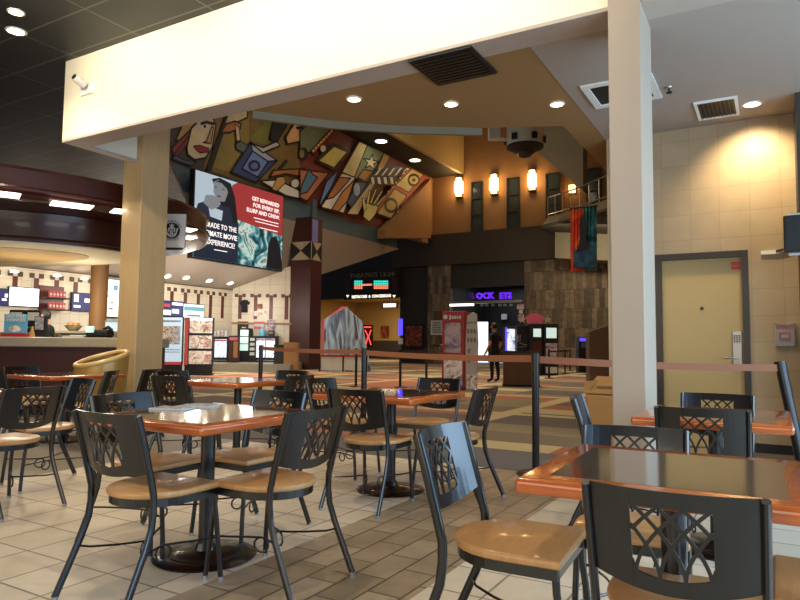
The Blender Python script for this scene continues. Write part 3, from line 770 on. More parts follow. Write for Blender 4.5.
MB().bb((-.15, -.32, -.2), (.15, -.04, .2)).build('lit_shade', 'lamp_warm', t); MB().bb((-.2, -.05, -.3), (.2, 0, .3)).build('back_plate', 'door_frame', t)

# hanging banner
yb = 26.0
t = thing('hanging_banner', 'red and teal film banner hanging from the balcony front', 'banner')
def wavy(name, px0, px1, py0, py1, m, off):
    b = MB(); n = 12
    L = []
    for i in range(n+1):
        x = px0+(px1-px0)*i/n
        d = .05*math.sin(i*1.9)
        L.append((onY(x, py0, yb-off)+Vector((0, d, 0)), onY(x, py1, yb-off)+Vector((0, d*.4, 0))))
    for i in range(n):
        a, c_ = L[i], L[i+1]
        b.prism([a[0], c_[0], c_[1], a[1]], (0, .02, 0))
    b.build(name, m, t)
wavy('cloth', 570.5, 583.5, 209, 271, 'banner_r', 0); wavy('cloth', 583.5, 597, 206, 269.5, 'banner_t', 0)
MB().prism([onY(x, y, yb-.12) for x, y in ((580.5, 217), (585, 216), (587.5, 226), (586, 238), (589.5, 249), (577, 250), (580, 238), (579, 226))], (0, .02, 0)).build('printed_figure', 'banner_d', t)
MB().prism([onY(x, y, yb-.1) for x, y in ((574, 251), (583, 245), (595, 248), (596.5, 266), (573, 268))], (0, .02, 0)).build('printed_crowd', 'banner_c', t)
MB().tube([onY(569.5, 208.7, yb), onY(597.5, 205.7, yb)], .04, 6).build('top_bar', 'black', t)

# big hanging spotlight prop
pp = onD(525, 140, 13.0)
t = thing('hanging_spotlight', 'large grey spotlight prop hanging from the lobby ceiling edge', 'light', (pp.x, pp.y, 0))
rr = .36; zt_, zb_ = onD(525, 120, 13).z+.5, onD(525, 146.5, 13).z
MB().lathe([(0, zt_), (rr, zt_), (rr, zb_+.04), (rr*.96, zb_), (0, zb_)][::-1], 28).build('housing', 'projector', t, smooth=True)
MB().lathe([(0, zb_-.12), (rr*.55, zb_-.12), (rr*.85, zb_-.06), (rr*1.02, zb_-.03), (rr*1.02, zb_), (0, zb_)], 28).build('lens_hood', 'black', t, smooth=True)
MB().lathe([(0, zb_-.2), (rr*.34, zb_-.2), (rr*.5, zb_-.13), (0, zb_-.12)], 20).build('lens', 'glass_dark', t, smooth=True)
for k in range(6):
    a = k*PI/3+.3
    MB().box((math.cos(a)*rr, math.sin(a)*rr, zb_+.12), (.1, .1, .12), a).build('vent_slot', 'black', t)
ww = RT0
a0 = Vector((-.0, 0, zb_+.32)); 
arm = [-ww*.32+Vector((0, 0, zb_+.12)), -ww*.5+Vector((0, 0, zb_+.14)), -ww*.66+Vector((0, 0, zb_+.22)), -ww*.72+Vector((0, 0, zb_+.38)), -ww*.6+Vector((0, 0, zb_+.46)), -ww*.34+Vector((0, 0, zb_+.48))]
MB().tube(arm, .035, 8).build('yoke_arm', 'projector', t, smooth=True)
q = -ww*.62
MB().box((q.x, q.y, zb_+.38), (.22, .2, .5), math.radians(30)).build('ballast_box', 'projector', t)
MB().tube([Vector((0, 0, zt_-.02)), Vector((0, 0, 19))], .05, 8).build('hanger_pipe', 'black', t)

# ------------------------------------------------------------------ ceiling fittings
def downlight(px, py, z, lab, grp, r=.065, power=None, col=(1, .82, .58), spot=2.2, tilt=0.0):
    p = onZ(px, py, z)
    t = thing('downlight', lab, 'light', (p.x, p.y, z), 0, grp)
    MB().lathe([(0, -.004), (r, -.004), (r, 0), (0, 0)], 20).build('lens', 'lamp', t)
    MB().lathe([(r, -.01), (r*1.3, -.006), (r*1.3, 0), (r, 0)], 20, ring=True).build('trim_ring', 'white', t)
    if power:
        l = bpy.data.lights.new('downlight_beam', 'SPOT'); l.energy = power; l.color = col; l.spot_size = spot; l.spot_blend = .9; l.shadow_soft_size = .06
        o = bpy.data.objects.new('downlight_beam', l); C.objects.link(o); o.location = (p.x, p.y, z-.03); o.rotation_euler = (tilt, 0, 0)
    return t
g = 'downlights in the tan ceiling'
downlight(354, 99, 3.70, 'recessed downlight in the tan ceiling nearest the mural', g, power=22)
downlight(451, 104, 3.70, 'recessed downlight in the tan ceiling below the dark square grille', g, power=22)
downlight(557, 104, 3.70, 'recessed downlight in the tan ceiling beside the grey ceiling edge', g, power=22)
g = 'downlights in the grey ceiling'
p = onZ(752, 104, 3.70)
downlight(752, 104, 3.70, 'bright recessed downlight close to the tiled wall', g, r=.075, power=170, spot=1.9, tilt=.55, col=(1, .80, .50))
downlight(612, 126, 3.70, 'small downlight at the left edge of the grey ceiling beside the column', g, r=.03, power=14)
g = 'spots in the black ceiling'
downlight(16, 31, 4.78, 'bright spot in the black ceiling, lower of the two', g, r=.09, power=160)
downlight(16, 12, 4.78, 'bright spot in the black ceiling, upper of the two', g, r=.07, power=80)
def zquad(pxs, z): return [onZ(x, y, z) for x, y in pxs]
# square dark grille in tan ceiling
a = zquad([(424, 62), (465, 52), (484, 70), (441, 78)], 3.70); cx = sum((v for v in a), Vector())/4
t = thing('ceiling_grille', 'dark square grille in the tan ceiling behind the beam', 'vent', (cx.x, cx.y, 3.70))
MB().box((0, 0, -.01), (.62, .62, .02)).build('frame', 'black', t)
mb = MB()
for k in range(9): mb.box((0, -.24+.06*k, -.025), (.54, .03, .012))
mb.build('slats', 'satin_black', t)
# white supply vent at right
pv = onZ(717, 108, 3.70)
t = thing('ceiling_vent', 'white framed supply vent with dark louvres near the bright downlight', 'vent', (pv.x, pv.y, 3.70))
mb = MB()
for s in (-1, 1): mb.box((s*.19, 0, -.01), (.03, .58, .02)); mb.box((0, s*.275, -.01), (.349, .03, .02))
mb.build('frame', 'white', t); MB().box((0, 0, -.003), (.37, .55, .006)).build('backing', 'black', t)
mb = MB()
for k in range(9): mb.box((-.16+.04*k, 0, -.012), (.008, .54, .012))
mb.build('louvre_blades', 'door_frame', t)
# return air frame behind white column
pv = onZ(622, 91, 3.70)
t = thing('ceiling_diffuser', 'white square diffuser partly hidden behind the white column', 'vent', (pv.x, pv.y, 3.70))
mb = MB()
for r_, zz in ((.30, -.012),):
    for s in (-1, 1): mb.box((s*r_, 0, zz), (.07, r_*2+.07, .02)); mb.box((0, s*r_, zz), (r_*2-.071, .07, .02))
mb.build('frame', 'white', t); MB().box((0, 0, -.004), (.6, .6, .006)).build('backing', 'black', t)
pv = onZ(669, 87, 3.70)
t = thing('fire_sprinkler', 'small sprinkler head in the grey ceiling right of the white column', 'sprinkler', (pv.x, pv.y, 3.70))
MB().lathe([(0, 0), (.035, 0), (.03, -.015), (0, -.015)][::-1], 14).build('escutcheon', 'steel', t); MB().lathe([(0, -.06), (.03, -.06), (.03, -.052), (.008, -.05), (.008, 0), (0, 0)], 12).build('head', 'black', t)
# dome camera on beam
pc = onY(88, 88, YB)
t = thing('security_camera', 'small white camera on the cream beam', 'camera', (pc.x, YB, pc.z))
MB().box((0, -.012, -.02), (.26, .024, .14)).build('mount_plate', 'white', t, bevel=.006)
MB().lathe([(0, 0), (.05, 0), (.05, .13), (.044, .15), (0, .15)], 16, mtx=Matrix.Translation((0, -.05, .02)) @ Matrix.Rotation(1.2, 4, 'X')).build('camera_body', 'sign_grey', t, smooth=True)
MB().lathe([(0, 0), (.036, 0), (.036, .012), (0, .012)], 14, mtx=Matrix.Translation((0, -.05, .02)) @ Matrix.Rotation(1.2, 4, 'X') @ Matrix.Translation((0, 0, .148))).build('lens', 'black', t)
# speaker at right edge with conduit
ps = onY(800, 234, 7.42)
t = thing('wall_speaker', 'black box speaker on the dark pilaster at the picture edge', 'speaker', (ps.x, 7.42, ps.z))
MB().box((.05, 0, 0), (.38, .16, .36)).build('cabinet', 'satin_black', t, bevel=.01); MB().box((.05, -.085, 0), (.34, .012, .32)).build('speaker_cloth', 'black', t)
MB().bb((-.1, .05, -.2), (.2, .08, .22)).build('mount_bracket', 'sign_grey', t)
t = thing('wall_conduit', 'short white cable cover on the tiled wall beside the door', 'conduit')
a, b, c_ = onY(761, 253, WY), onY(776, 251.5, WY), onY(789, 248, WY)
MB().bb((a.x, WY-.02, a.z-.02), (b.x+.03, WY, a.z+.02)).build('cover', 'white', t); MB().tube([b+Vector((0, -.02, 0)), c_+Vector((0, -.02, 0))], .012, 6).build('cable', 'black', t)
# fire alarm with clear cover
pa = onY(785, 335, WY)
t = thing('fire_alarm', 'red alarm pull station under a clear cover beside the door', 'alarm', (pa.x, WY, pa.z))
MB().box((0, -.015, 0), (.18, .03, .24)).build('back_plate', 'paper', t, bevel=.008)
MB().box((0, -.03, .085), (.16, .012, .045)).build('red_label', 'red', t)
MB().box((0, -.035, -.02), (.11, .03, .1)).build('pull_station', 'red', t); MB().box((0, -.055, -.015), (.07, .015, .03)).build('pull_handle', 'white', t)
mg, nt, b_ = new_mat('clear plastic'); b_.inputs['Transmission Weight'].default_value = .95; b_.inputs['Roughness'].default_value = .05; b_.inputs['IOR'].default_value = 1.1; b_.inputs['Base Color'].default_value = (.9, .92, .95, 1)
mb = MB(); mb.box((0, -.085, 0), (.19, .006, .25))
for s in (-1, 1): mb.box((s*.092, -.05, 0), (.006, .07, .25)); mb.box((0, -.05, s*.122), (.19, .07, .006))
mb.build('clear_cover', mg, t)

# ================================================================== FURNITURE
def chair_proto():
    t = thing('dining_chair', 'x', 'chair', (0, 0, 0), 0, 'dining chairs')
    # seat outline
    def outline(k=0.0, n=14):
        w = .215-k; o = [(w, .205-k), (-w, .205-k), (-w, 0)]
        for i in range(1, n): a = PI+PI*i/n; o.append((w*math.cos(a), (.215-k)*math.sin(a)))
        o.append((w, 0)); return o
    mb = MB(); mb.prism([(x, y, .437) for x, y in outline()], (0, 0, .030)); mb.build('seat', 'seat_wood', t, smooth=True, bevel=.011, seg=3)
    mb = MB(); oo, ii = outline(.012), outline(.034); n = len(oo)
    for i in range(n):
        a, b, c_, d = oo[i], oo[(i+1) % n], ii[(i+1) % n], ii[i]
        mb.prism([(*a, .402), (*b, .402), (*c_, .402), (*d, .402)], (0, 0, .034))
    mb.build('seat_frame', 'black_metal', t)
    def ynth(z): return -.185-.09*max(0, (z-.45))/.4-.02*max(0, (z-.45)/.4)**2
    for s in (-1, 1):
        path = [(s*.222, -.335, .012), (s*.219, -.285, .12), (s*.215, -.225, .25), (s*.212, -.196, .33), (s*.211, -.187, .40), (s*.21, -.188, .47), (s*.211, ynth(.56), .56), (s*.212, ynth(.70), .70), (s*.213, ynth(.815), .815)]
        leg = MB().tube(path, .0125, 10, ry=.017).build('rear_leg', 'black_metal', t, smooth=True)
        MB().lathe([(.0, 0), (.014, 0), (.014, .016), (0, .016)], 10, c=(s*.222, -.335, 0)).build('foot_glide', 'glide', leg)
        path = [(s*.203, .222, .012), (s*.195, .212, .14), (s*.19, .198, .28), (s*.188, .186, .36), (s*.187, .182, .43)]
        leg = MB().tube(path, .0125, 10).build('front_leg', 'black_metal', t, smooth=True)
        MB().lathe([(.0, 0), (.014, 0), (.014, .016), (0, .016)], 10, c=(s*.203, .222, 0)).build('foot_glide', 'glide', leg)
        # wire stretcher, bowed in, with a curl in the middle
        pth = [(s*.19, .205, .20), (s*.15, .14, .197), (s*.10, .07, .195), (s*.075, .02, .195)]
        for k in range(11):
            a = 2*PI*k/10
            pth.append((s*(.062-.03*math.sin(a)*.4), .0-.035*math.sin(a), .195-.035+.035*math.cos(a)))
        pth += [(s*.075, -.04, .196), (s*.11, -.12, .2), (s*.17, -.21, .205), (s*.213, -.238, .21)]
        MB().tube(pth, .0052, 6).build('stretcher', 'black_metal', t, smooth=True)
    # curved backrest with the woven arch cut-out
    W2 = .203; zt = .82; zb0 = .575; hx = .098; hz0, hz1 = .600, .775
    def S(x, z, off=0):
        bow = -.042*(1-(x/W2)**2)
        return Vector((x, ynth(z)+bow+off, z))
    def zbot(x): return zb0-.035*(1-(x/W2)**2)
    def ztop(x): return zt
    bm = MB(); th = .0035
    def cell(x0, x1, f0, f1):
        q = [S(x0, f0(x0)), S(x1, f0(x1)), S(x1, f1(x1)), S(x0, f1(x0))]
        f = [p_+Vector((0, -th, 0)) for p_ in q]; k = [p_+Vector((0, th, 0)) for p_ in q]
        a = [bm.bm.verts.new(v) for v in f]; b = [bm.bm.verts.new(v) for v in k]
        bm.bm.faces.new(a); bm.bm.faces.new(b[::-1])
        for i in range(4): bm.bm.faces.new((a[i], b[i], b[(i+1) % 4], a[(i+1) % 4]))
    xs = [-W2+(W2-hx)*i/4 for i in range(5)]+[-hx+2*hx*i/8 for i in range(1, 9)]+[hx+(W2-hx)*i/4 for i in range(1, 5)]
    for x0, x1 in zip(xs[:-1], xs[1:]):
        if x1 <= -hx+1e-6 or x0 >= hx-1e-6: cell(x0, x1, zbot, ztop)
        else:
            cell(x0, x1, zbot, lambda x: hz0-.018*(1-(x/hx)**2)); cell(x0, x1, lambda x: hz1, ztop)
    hw = .0048; pitch = 2*hx/3.2
    for i in range(-1, 5):
        for s in (-1, 1):
            prev = None
            for k in range(15):
                u = k/14; x = -hx+pitch*(i+.1)+s*pitch*2.0*u**1.75; z = hz0-.016+(hz1-hz0+.018)*u
                if x < -hx-.003 or x > hx+.003: prev = None; continue
                dx = s*pitch*2.0*1.75*max(u, .02)**.75; dz = hz1-hz0
                nn = Vector((dz, -dx)).normalized()*hw
                cur = (x+nn.x, z+nn.y, x-nn.x, z-nn.y)
                if prev:
                    q = [S(prev[2], prev[3]), S(prev[0], prev[1]), S(cur[0], cur[1]), S(cur[2], cur[3])]
                    bm.prism([p_+Vector((0, -th*.9, 0)) for p_ in q], (0, th*1.8, 0))
                prev = cur
    bm.build('backrest', 'black_metal', t)
    return t
CH = chair_proto(); used = [False]
def chair(x, y, deg, label, s=1.0):
    """x, y of the seat centre; deg is the heading the sitter faces, 0 = +X, 90 = +Y"""
    o = CH if not used[0] else copy_tree(CH)
    used[0] = True
    o.location = (x, y, 0); o.rotation_euler = (0, 0, math.radians(deg-90)); o.scale = (s, s, s); o['label'] = label
    return o
def table_proto(L=.92, W=.76):
    t = thing('dining_table', 'x', 'table', (0, 0, 0), 0, 'dining tables')
    MB().box((0, 0, .7275), (W, L, .045)).build('tabletop', 'table_wood', t, smooth=True, bevel=.016, seg=4)
    MB().box((0, 0, .7503), (W-.16, L-.16, .0012)).build('laminate_inlay', 'inlay', t)
    MB().tube([(0, 0, .045), (0, 0, .70)], .038, 20).build('pole', 'black_metal', t, smooth=True)
    MB().lathe([(0, 0), (.262, 0), (.268, .008), (.262, .014), (.23, .018), (.226, .021), (.19, .023), (.186, .027), (.15, .029), (.145, .033), (.06, .042), (.045, .075), (0, .075)], 40).build('base', 'black_metal', t, smooth=True)
    mb = MB(); mb.box((0, 0, .697), (.5, .05, .012)); mb.box((0, 0, .697), (.05, .6, .012)); mb.build('mounting_plate', 'black_metal', t)
    return t
TB = table_proto(.92, .86); tused = [False]
def table(x, y, deg, label, proto=None):
    o = proto or (TB if not tused[0] else copy_tree(TB))
    if not proto: tused[0] = True
    o.location = (x, y, 0); o.rotation_euler = (0, 0, math.radians(deg)); o['label'] = label
table(-2.64, 2.54, 0, 'orange edged table with menu cards on it, nearest on the left side')
table(-2.62, 4.42, 0, 'orange edged table in the middle, before the belt barrier posts')
table(-4.75, 4.95, 0, 'orange edged table in front of the food menu boards')
table(-7.07, 4.60, 0, 'table in front of the dark red counter, nearest the gold tub seat')
table(-5.36, 2.45, 0, 'table cut off by the left picture edge')
table(-.285, 2.185, 1.5, 'large glossy near table at the bottom right corner', table_proto(.77))
table(-.31, 4.15, 0, 'table in front of the buff door', table_proto(.92, .76))

# around the left near table
chair(-2.52, 2.11, 90, 'black lattice back chair seen from behind, left of the two nearest chairs on the left')
chair(-3.07, 2.55, 2, 'chair with bluish back behind the near left chair, at the table with menu cards')
chair(-2.16, 2.50, 178, 'chair pushed in from the right side of the table with menu cards')
chair(-2.78, 2.98, -92, 'chair on the far side of the table with menu cards, half hidden by its top')
# around the middle table
chair(-2.50, 3.98, 93, 'chair seen from behind on the near side of the middle table')
chair(-3.25, 4.72, 2, 'chair on the left side of the middle table, beyond the near left chairs')
chair(-2.72, 5.18, -90, 'chair on the far side of the middle table, facing the viewer')
chair(-2.12, 4.45, 182, 'chair on the right side of the middle table, seen edge on')
# around the menu board table
chair(-4.88, 4.45, 92, 'near chair of the table before the menu boards, beside the maple column')
chair(-5.40, 4.92, 0, 'chair tucked directly behind the near chair at the menu board table')
chair(-4.80, 5.60, -88, 'farthest chair of the menu board table, only its top showing')
chair(-4.30, 5.02, 184, 'chair on the right side of the menu board table')
# around the counter table
chair(-6.50, 5.00, 205, 'chair below the gold tub seat, next to the maple column')
chair(-6.42, 4.38, 218, 'chair turned sideways below the gold tub seat, left of its twin')
chair(-7.68, 4.60, 2, 'chair behind the table at the red counter, facing right')
chair(-7.15, 4.10, 90, 'dark chair back at the left picture edge near the red counter')
chair(-4.56, 2.54, 185, 'large chair at the left picture edge seen from behind')
chair(-5.02, 3.10, 258, 'chair with a greyish back and pale seat behind the large left edge chair')
# around the large near table
chair(-.235, 1.99, 91, 'nearest chair at the bottom right, big lattice back seen from behind', .95)
chair(-.80, 2.21, 3, 'chair with a brightly blue lit back and pale wood seat, left of the near table')
chair(-.50, 2.66, -83, 'chair on the far side of the near table with a half blue back', .955)
chair(.18, 2.24, 180, 'chair whose wooden seat shows at the bottom right corner')
# around the door table
chair(-.35, 3.93, 93, 'chair seen from behind, just beyond the near table and before the door')
chair(-.36, 4.57, -92, 'chair against the buff door on the far side of its table')
chair(-.79, 4.10, 9, 'chair seen edge on left of the white column')

# cards on the near left table
for i, (px, py, lab) in enumerate(((172, 409, 'grey printed menu card lying on the near left table, nearer the chair'), (199, 406.5, 'grey printed menu card lying on the near left table, nearer its far edge'))):
    p = onZ(px, py, .752)
    t = thing('menu_card', lab, 'menu', (p.x, p.y, .752), .3+.2*i, 'menu cards')
    MB().box((0, 0, .004), (.2, .14, .008)).build('card_stack', 'paper', t); MB().box((0, 0, .009), (.19, .13, .002)).build('printed_face', 'pap_print', t)

# ------------------------------------------------------------------ belt barrier
def stanchion(x, y, h, lab, rpost=.032, tilt=None, grp='near belt barrier posts'):
    t = thing('stanchion', lab, 'barrier post', (x, y, 0), 0, grp)
    a = Vector((0, 0, h)) if tilt is None else Vector(tilt)
    MB().tube([(0, 0, .02), a*.93], rpost, 16).build('post', 'satin_black', t, smooth=True)
    MB().tube([a*.93, a], rpost*1.12, 16).build('belt_cassette', 'satin_black', t, smooth=True)
    MB().lathe([(0, 0), (.17, 0), (.17, .012), (.15, .024), (.05, .03), (0, .03)], 28).build('base', 'satin_black', t, smooth=True)
    return t
def belt(par, pts_, h=.062, m='belt', n=10):
    inv = par.location
    L = []
    for a, b in zip(pts_[:-1], pts_[1:]):
        for k in range(n): L.append(Vector(a).lerp(Vector(b), k/n)-Vector((0, 0, .018*math.sin(PI*k/n))))
    L.append(Vector(pts_[-1]))
    b = MB()
    for p, q in zip(L[:-1], L[1:]):
        d = (q-p).normalized(); nn = Vector((-d.y, d.x, 0)).normalized()*.0012
        b.prism([p+nn-inv, q+nn-inv, q-nn-inv, p-nn-inv], (0, 0, -h))
    b.build('belt', m, par)
S1 = gpt(535.5, 5.8); S0 = gpt(365, 8.3); S2 = gpt(773, 5.9); S3 = gpt(262, 11.0)
h1 = 1.065; h0 = 1.085
s1 = stanchion(S1.x, S1.y, h1, 'black belt post standing left of the near table corner')
s0 = stanchion(S0.x, S0.y, h0, 'black belt post behind the middle table', .036)
base2 = gpt(800, 5.75)
top2 = gpt(779, 5.9)
s2 = stanchion(base2.x, base2.y, 1.0, 'tilted black belt post at the right before the tiled wall', .045, tilt=(top2.x-base2.x, top2.y-base2.y, 1.01))
belt(s1, [(S1.x, S1.y, h1-.02), (S0.x, S0.y, h0-.03)])
belt(s1, [(S1.x, S1.y, h1-.025), (S2.x+.05, S2.y, .985)])
belt(s0, [(S0.x, S0.y, h0-.02), (S3.x, S3.y, 1.08)], h=.06)
s3 = stanchion(S3.x, S3.y, 1.1, 'black belt post in front of the burgundy pillar', .035)
fp = [(357, 17.5, 'thin far belt post left of the middle table post'), (401, 17.5, 'tall thin far post with a blue top'), (427, 18.5, 'thin far belt post nearest the red machine'), (549, 23.5, 'thin far belt post just right of the kiosk screens'), (565, 27.5, 'thin far belt post between the kiosks and the cash machine'), (570, 31, 'thin farthest belt post before the stone wall')]
FS = []
for px, d, lab in fp:
    p = gpt(px, d); FS.append(stanchion(p.x, p.y, 1.03, lab, .035, grp='far belt barrier posts'))
for a, b in ((0, 1), (1, 2), (3, 4), (4, 5)):
    pa, pb = FS[a].location, FS[b].location
    belt(FS[a], [(pa.x, pa.y, 1.0), (pb.x, pb.y, 1.0)], h=.07, m='grey_belt', n=5)
p = FS[1].location
t = thing('queue_sign', 'slim blue lit sign on top of the tall thin far post', 'sign', (p.x, p.y, 1.035))
MB().tube([(0, 0, 0), (0, 0, .35)], .03, 8).build('stem', 'satin_black', t); MB().box((0, 0, .58), (.1, .05, .44)).build('panel', 'led_blue', t); MB().box((0, 0, .2), (.12, .06, .16)).build('card', 'paper', t)

# ------------------------------------------------------------------ bins, counters on the right
p = gpt(616, 6.6)
t = thing('waste_bin', 'tan laminate waste bin left of the white column', 'bin', (p.x, p.y, 0), math.radians(-4))
MB().bb((-.24, -.24, .02), (.24, .24, .66)).build('cabinet', 'brown_laminate', t, bevel=.02)
mb = MB(); mb.bb((-.25, .18, .66), (.25, .24, .80)); mb.bb((-.25, -.24, .66), (-.2, .24, .78)); mb.bb((.2, -.24, .66), (.25, .24, .78)); mb.prism([(-.25, -.25, .665), (.25, -.25, .665), (.25, .18, .80), (-.25, .18, .80)], (0, 0, .02))
mb.build('sloped_lid', 'brown_laminate', t); MB().bb((-.22, -.22, 0), (.22, .22, .02)).build('plinth', 'black', t)
MB().box((0, -.12, .725), (.3, .1, .02), mtx=Matrix.Rotation(0, 4, 'X')).build('flap', 'brown_panel', t)
p = gpt(616, 10.5)
t = thing('ticket_podium', 'tall brown podium behind the belt, left of the white column', 'podium', (p.x, p.y, 0), math.radians(20))
mb = MB(); mb.prism([(-.42, 0, 0), (.3, 0, 0), (.3, 0, 1.56), (.0, 0, 1.52), (-.42, 0, 1.38)], (0, .5, 0)); mb.build('body', 'brown_panel', t, bevel=.02)
MB().bb((-.44, -.02, 0), (.32, .52, .08)).build('plinth', 'dark_brown', t)
p = gpt(521, 18.6)
t = thing('host_desk', 'dark wooden host desk beside the standing man', 'desk', (p.x, p.y, 0), math.radians(22))
MB().bb((-.5, -.3, .06), (.5, .3, .95)).build('cabinet', 'brown_panel', t); MB().bb((-.55, -.34, .95), (.55, .34, 1.0)).build('desk_top', 'dark_brown', t); MB().bb((-.52, -.32, 0), (.52, .32, .06)).build('plinth', 'black', t)
q = gpt(522, 18.6)
t = thing('desk_phone', 'small dark device with papers on top of the host desk', 'device', (q.x, q.y, 1.0))
MB().box((0, 0, .06), (.25, .2, .12)).build('body', 'black', t, bevel=.02); MB().tube([(-.14, .0, .13), (-.05, 0, .2), (.14, 0, .14)], .03, 8).build('handset', 'black', t)
# game machines and kiosks near the stone wall
def kiosk(px, dep, w, h, d, lab, name, cat, screens, body='black'):
    p = gpt(px, dep)
    t = thing(name, lab, cat, (p.x, p.y, 0), YAW)
    MB().bb((-w/2, 0, 0), (w/2, d, h)).build('cabinet', body, t, bevel=.02)
    for (x0, z0, x1, z1, m_, nm) in screens: MB().bb((x0*w, -.03, z0*h), (x1*w, .0, z1*h)).build(nm, m_, t)
    return t
kiosk(510.5, 27, .42, 1.95, .6, 'snack machine with a purple lit edge behind the host desk', 'vending_machine', 'vending machine', [(-.5, .1, -.36, .98, 'led_blue', 'lit_edge'), (-.32, .35, .45, .95, 'fridge_in', 'lit_window'), (-.32, .06, .45, .3, 'dark_brown', 'delivery_door')])
kiosk(523.2, 26.5, .5, 2.0, .6, 'dark arcade cabinet between the lit snack machine and the kiosks', 'arcade_cabinet', 'arcade game', [(-.42, .55, .42, .92, 'black', 'screen'), (-.46, .66, -.2, .8, 'poster_a', 'side_card'), (-.4, .1, .4, .4, 'burgundy', 'lower_panel')])
kiosk(537, 26, .46, 2.05, .5, 'ticket kiosk with a small greenish screen', 'ticket_kiosk', 'kiosk', [(-.3, .74, .36, .9, 'scr_grey', 'screen'), (-.38, .3, .38, .66, 'burgundy', 'front_panel'), (-.3, .1, .3, .26, 'dark_brown', 'lower_panel')])
kiosk(551.5, 26, .56, 2.05, .5, 'ticket kiosk with the larger pale screen beside the stone wall', 'ticket_kiosk', 'kiosk', [(-.36, .72, .36, .92, 'scr_grey', 'screen'), (-.4, .3, .4, .62, 'poster_a', 'front_panel'), (-.4, .04, .4, .16, 'paper', 'lower_panel')])
kiosk(585.5, 28.8, .6, 1.58, .5, 'black cash machine with a blue lit top before the stone wall', 'cash_machine', 'cash machine', [(-.42, .88, .42, .97, 'led_blue', 'lit_header'), (-.3, .7, .3, .84, 'scr_navy', 'screen'), (-.36, .5, .36, .6, 'satin_black', 'keypad')], 'satin_black')
p = gpt(535, 26.2)
t = thing('pink_topper', 'pink sign with starfish shapes on top of the dark game cabinets', 'sign', (p.x, p.y, 2.055), math.radians(22))
MB().prism([(-.3, 0, 0), (.3, 0, 0), (.36, 0, .3), (.1, 0, .42), (-.2, 0, .4), (-.36, 0, .25)], (0, .1, 0)).build('plaque', 'pink', t)
for s in (-1, 1):
    st = [(s*.5+(.18 if i % 2 == 0 else .07)*math.sin(i*PI/5), -.02, .16+(.18 if i % 2 == 0 else .07)*math.cos(i*PI/5)) for i in range(10)]
    MB().prism(st, (0, .05, 0)).build('starfish', 'counter_stone', t)
# red machine and white standee
p = gpt(453.5, 16.8)
t = thing('vending_machine', 'tall red rental machine between the pilaster and the game room', 'vending machine', (p.x, p.y, 0), math.radians(12))
MB().bb((-.3, 0, .02), (.3, .7, 2.02)).build('cabinet', 'red', t, bevel=.02)
MB().bb((-.22, -.02, .95), (.2, .0, 1.72)).build('display_window', 'poster_a', t); MB().bb((-.24, -.02, .12), (.24, .0, .85)).build('lower_poster', 'food2', t)
MB().lathe([(0, 0), (.06, 0), (.06, .02), (0, .02)], 16, mtx=Matrix.Translation((-.2, -.02, 1.87)) @ Matrix.Rotation(PI/2, 4, 'X')).build('logo_dot', 'white', t)
mb = MB()
for k in range(5): mb.box((-.08+k*.065, -.01, 1.86), (.045, .02, .08 if k else .12))
mb.build('logo_mark', 'white', t)
p = gpt(472, 16.6)
t = thing('promo_standee', 'white cut-out standee with grey lettering right of the red machine', 'standee', (p.x, p.y, 0), math.radians(10))
MB().prism([(-.15, 0, 0), (.13, 0, 0), (.17, 0, 1.2), (.13, 0, 1.93), (.02, 0, 1.99), (-.12, 0, 1.9), (-.16, 0, 1.2)], (0, .05, 0)).build('panel', 'paper', t)
for z, w, h in ((1.72, .2, .05), (1.5, .24, .11), (1.28, .24, .11), (1.0, .05, .12), (.75, .05, .1)):
    for k in range(3 if w > .1 else 1): MB().box((-.09+.085*k if w > .1 else -.07, -.006, z), (.055, .012, h)).build('printed_mark', 'grey_letter', t)
MB().bb((-.12, -.012, .05), (.14, .0, .4)).build('printed_picture', 'food2', t); MB().bb((-.1, .05, 0), (.1, .3, .02)).build('stand_foot', 'black', t)

# house-shaped standee
p = gpt(349, 28.0)
t = thing('popcorn_standee', 'big gabled film standee with red edges before the theatre corridor', 'standee', (p.x, p.y, 0), math.radians(22))
k = 28/650
def hx_(px): return (px-349)*k
def hz_(py): return 1.12+(344.8-py)*k
MB().prism([(hx_(324), 0, 0), (hx_(349), -.5, 0), (hx_(349), -.5, hz_(308)), (hx_(324), 0, hz_(319))], (.0, .12, 0)).build('left_panel', 'standee', t)
MB().prism([(hx_(349), -.5, 0), (hx_(372), 0, 0), (hx_(362), 0, hz_(321)), (hx_(349), -.5, hz_(308))], (0, .12, 0)).build('right_panel', 'standee', t)
MB().prism([(hx_(321), .02, 0), (hx_(324), 0, 0), (hx_(324), 0, hz_(319)), (hx_(321), .02, hz_(320))], (0, .1, 0)).build('red_edge', 'pink', t)
MB().prism([(hx_(322), .14, hz_(320)), (hx_(349), -.35, hz_(309)), (hx_(349), -.35, hz_(307)), (hx_(341), .14, hz_(306.3))], (0, .05, 0)).build('gable_top', 'pink', t)
MB().bb((hx_(326), -.75, .06), (hx_(371), -.7, .62)).build('lower_board', 'paper', t); MB().bb((hx_(325), -.78, .62), (hx_(372), -.68, .70)).build('rail', 'red', t)
for s in (324.5, 348, 371): MB().bb((hx_(s)-.03, -.78, 0), (hx_(s)+.03, -.7, .7)).build('rail_post', 'black', t)

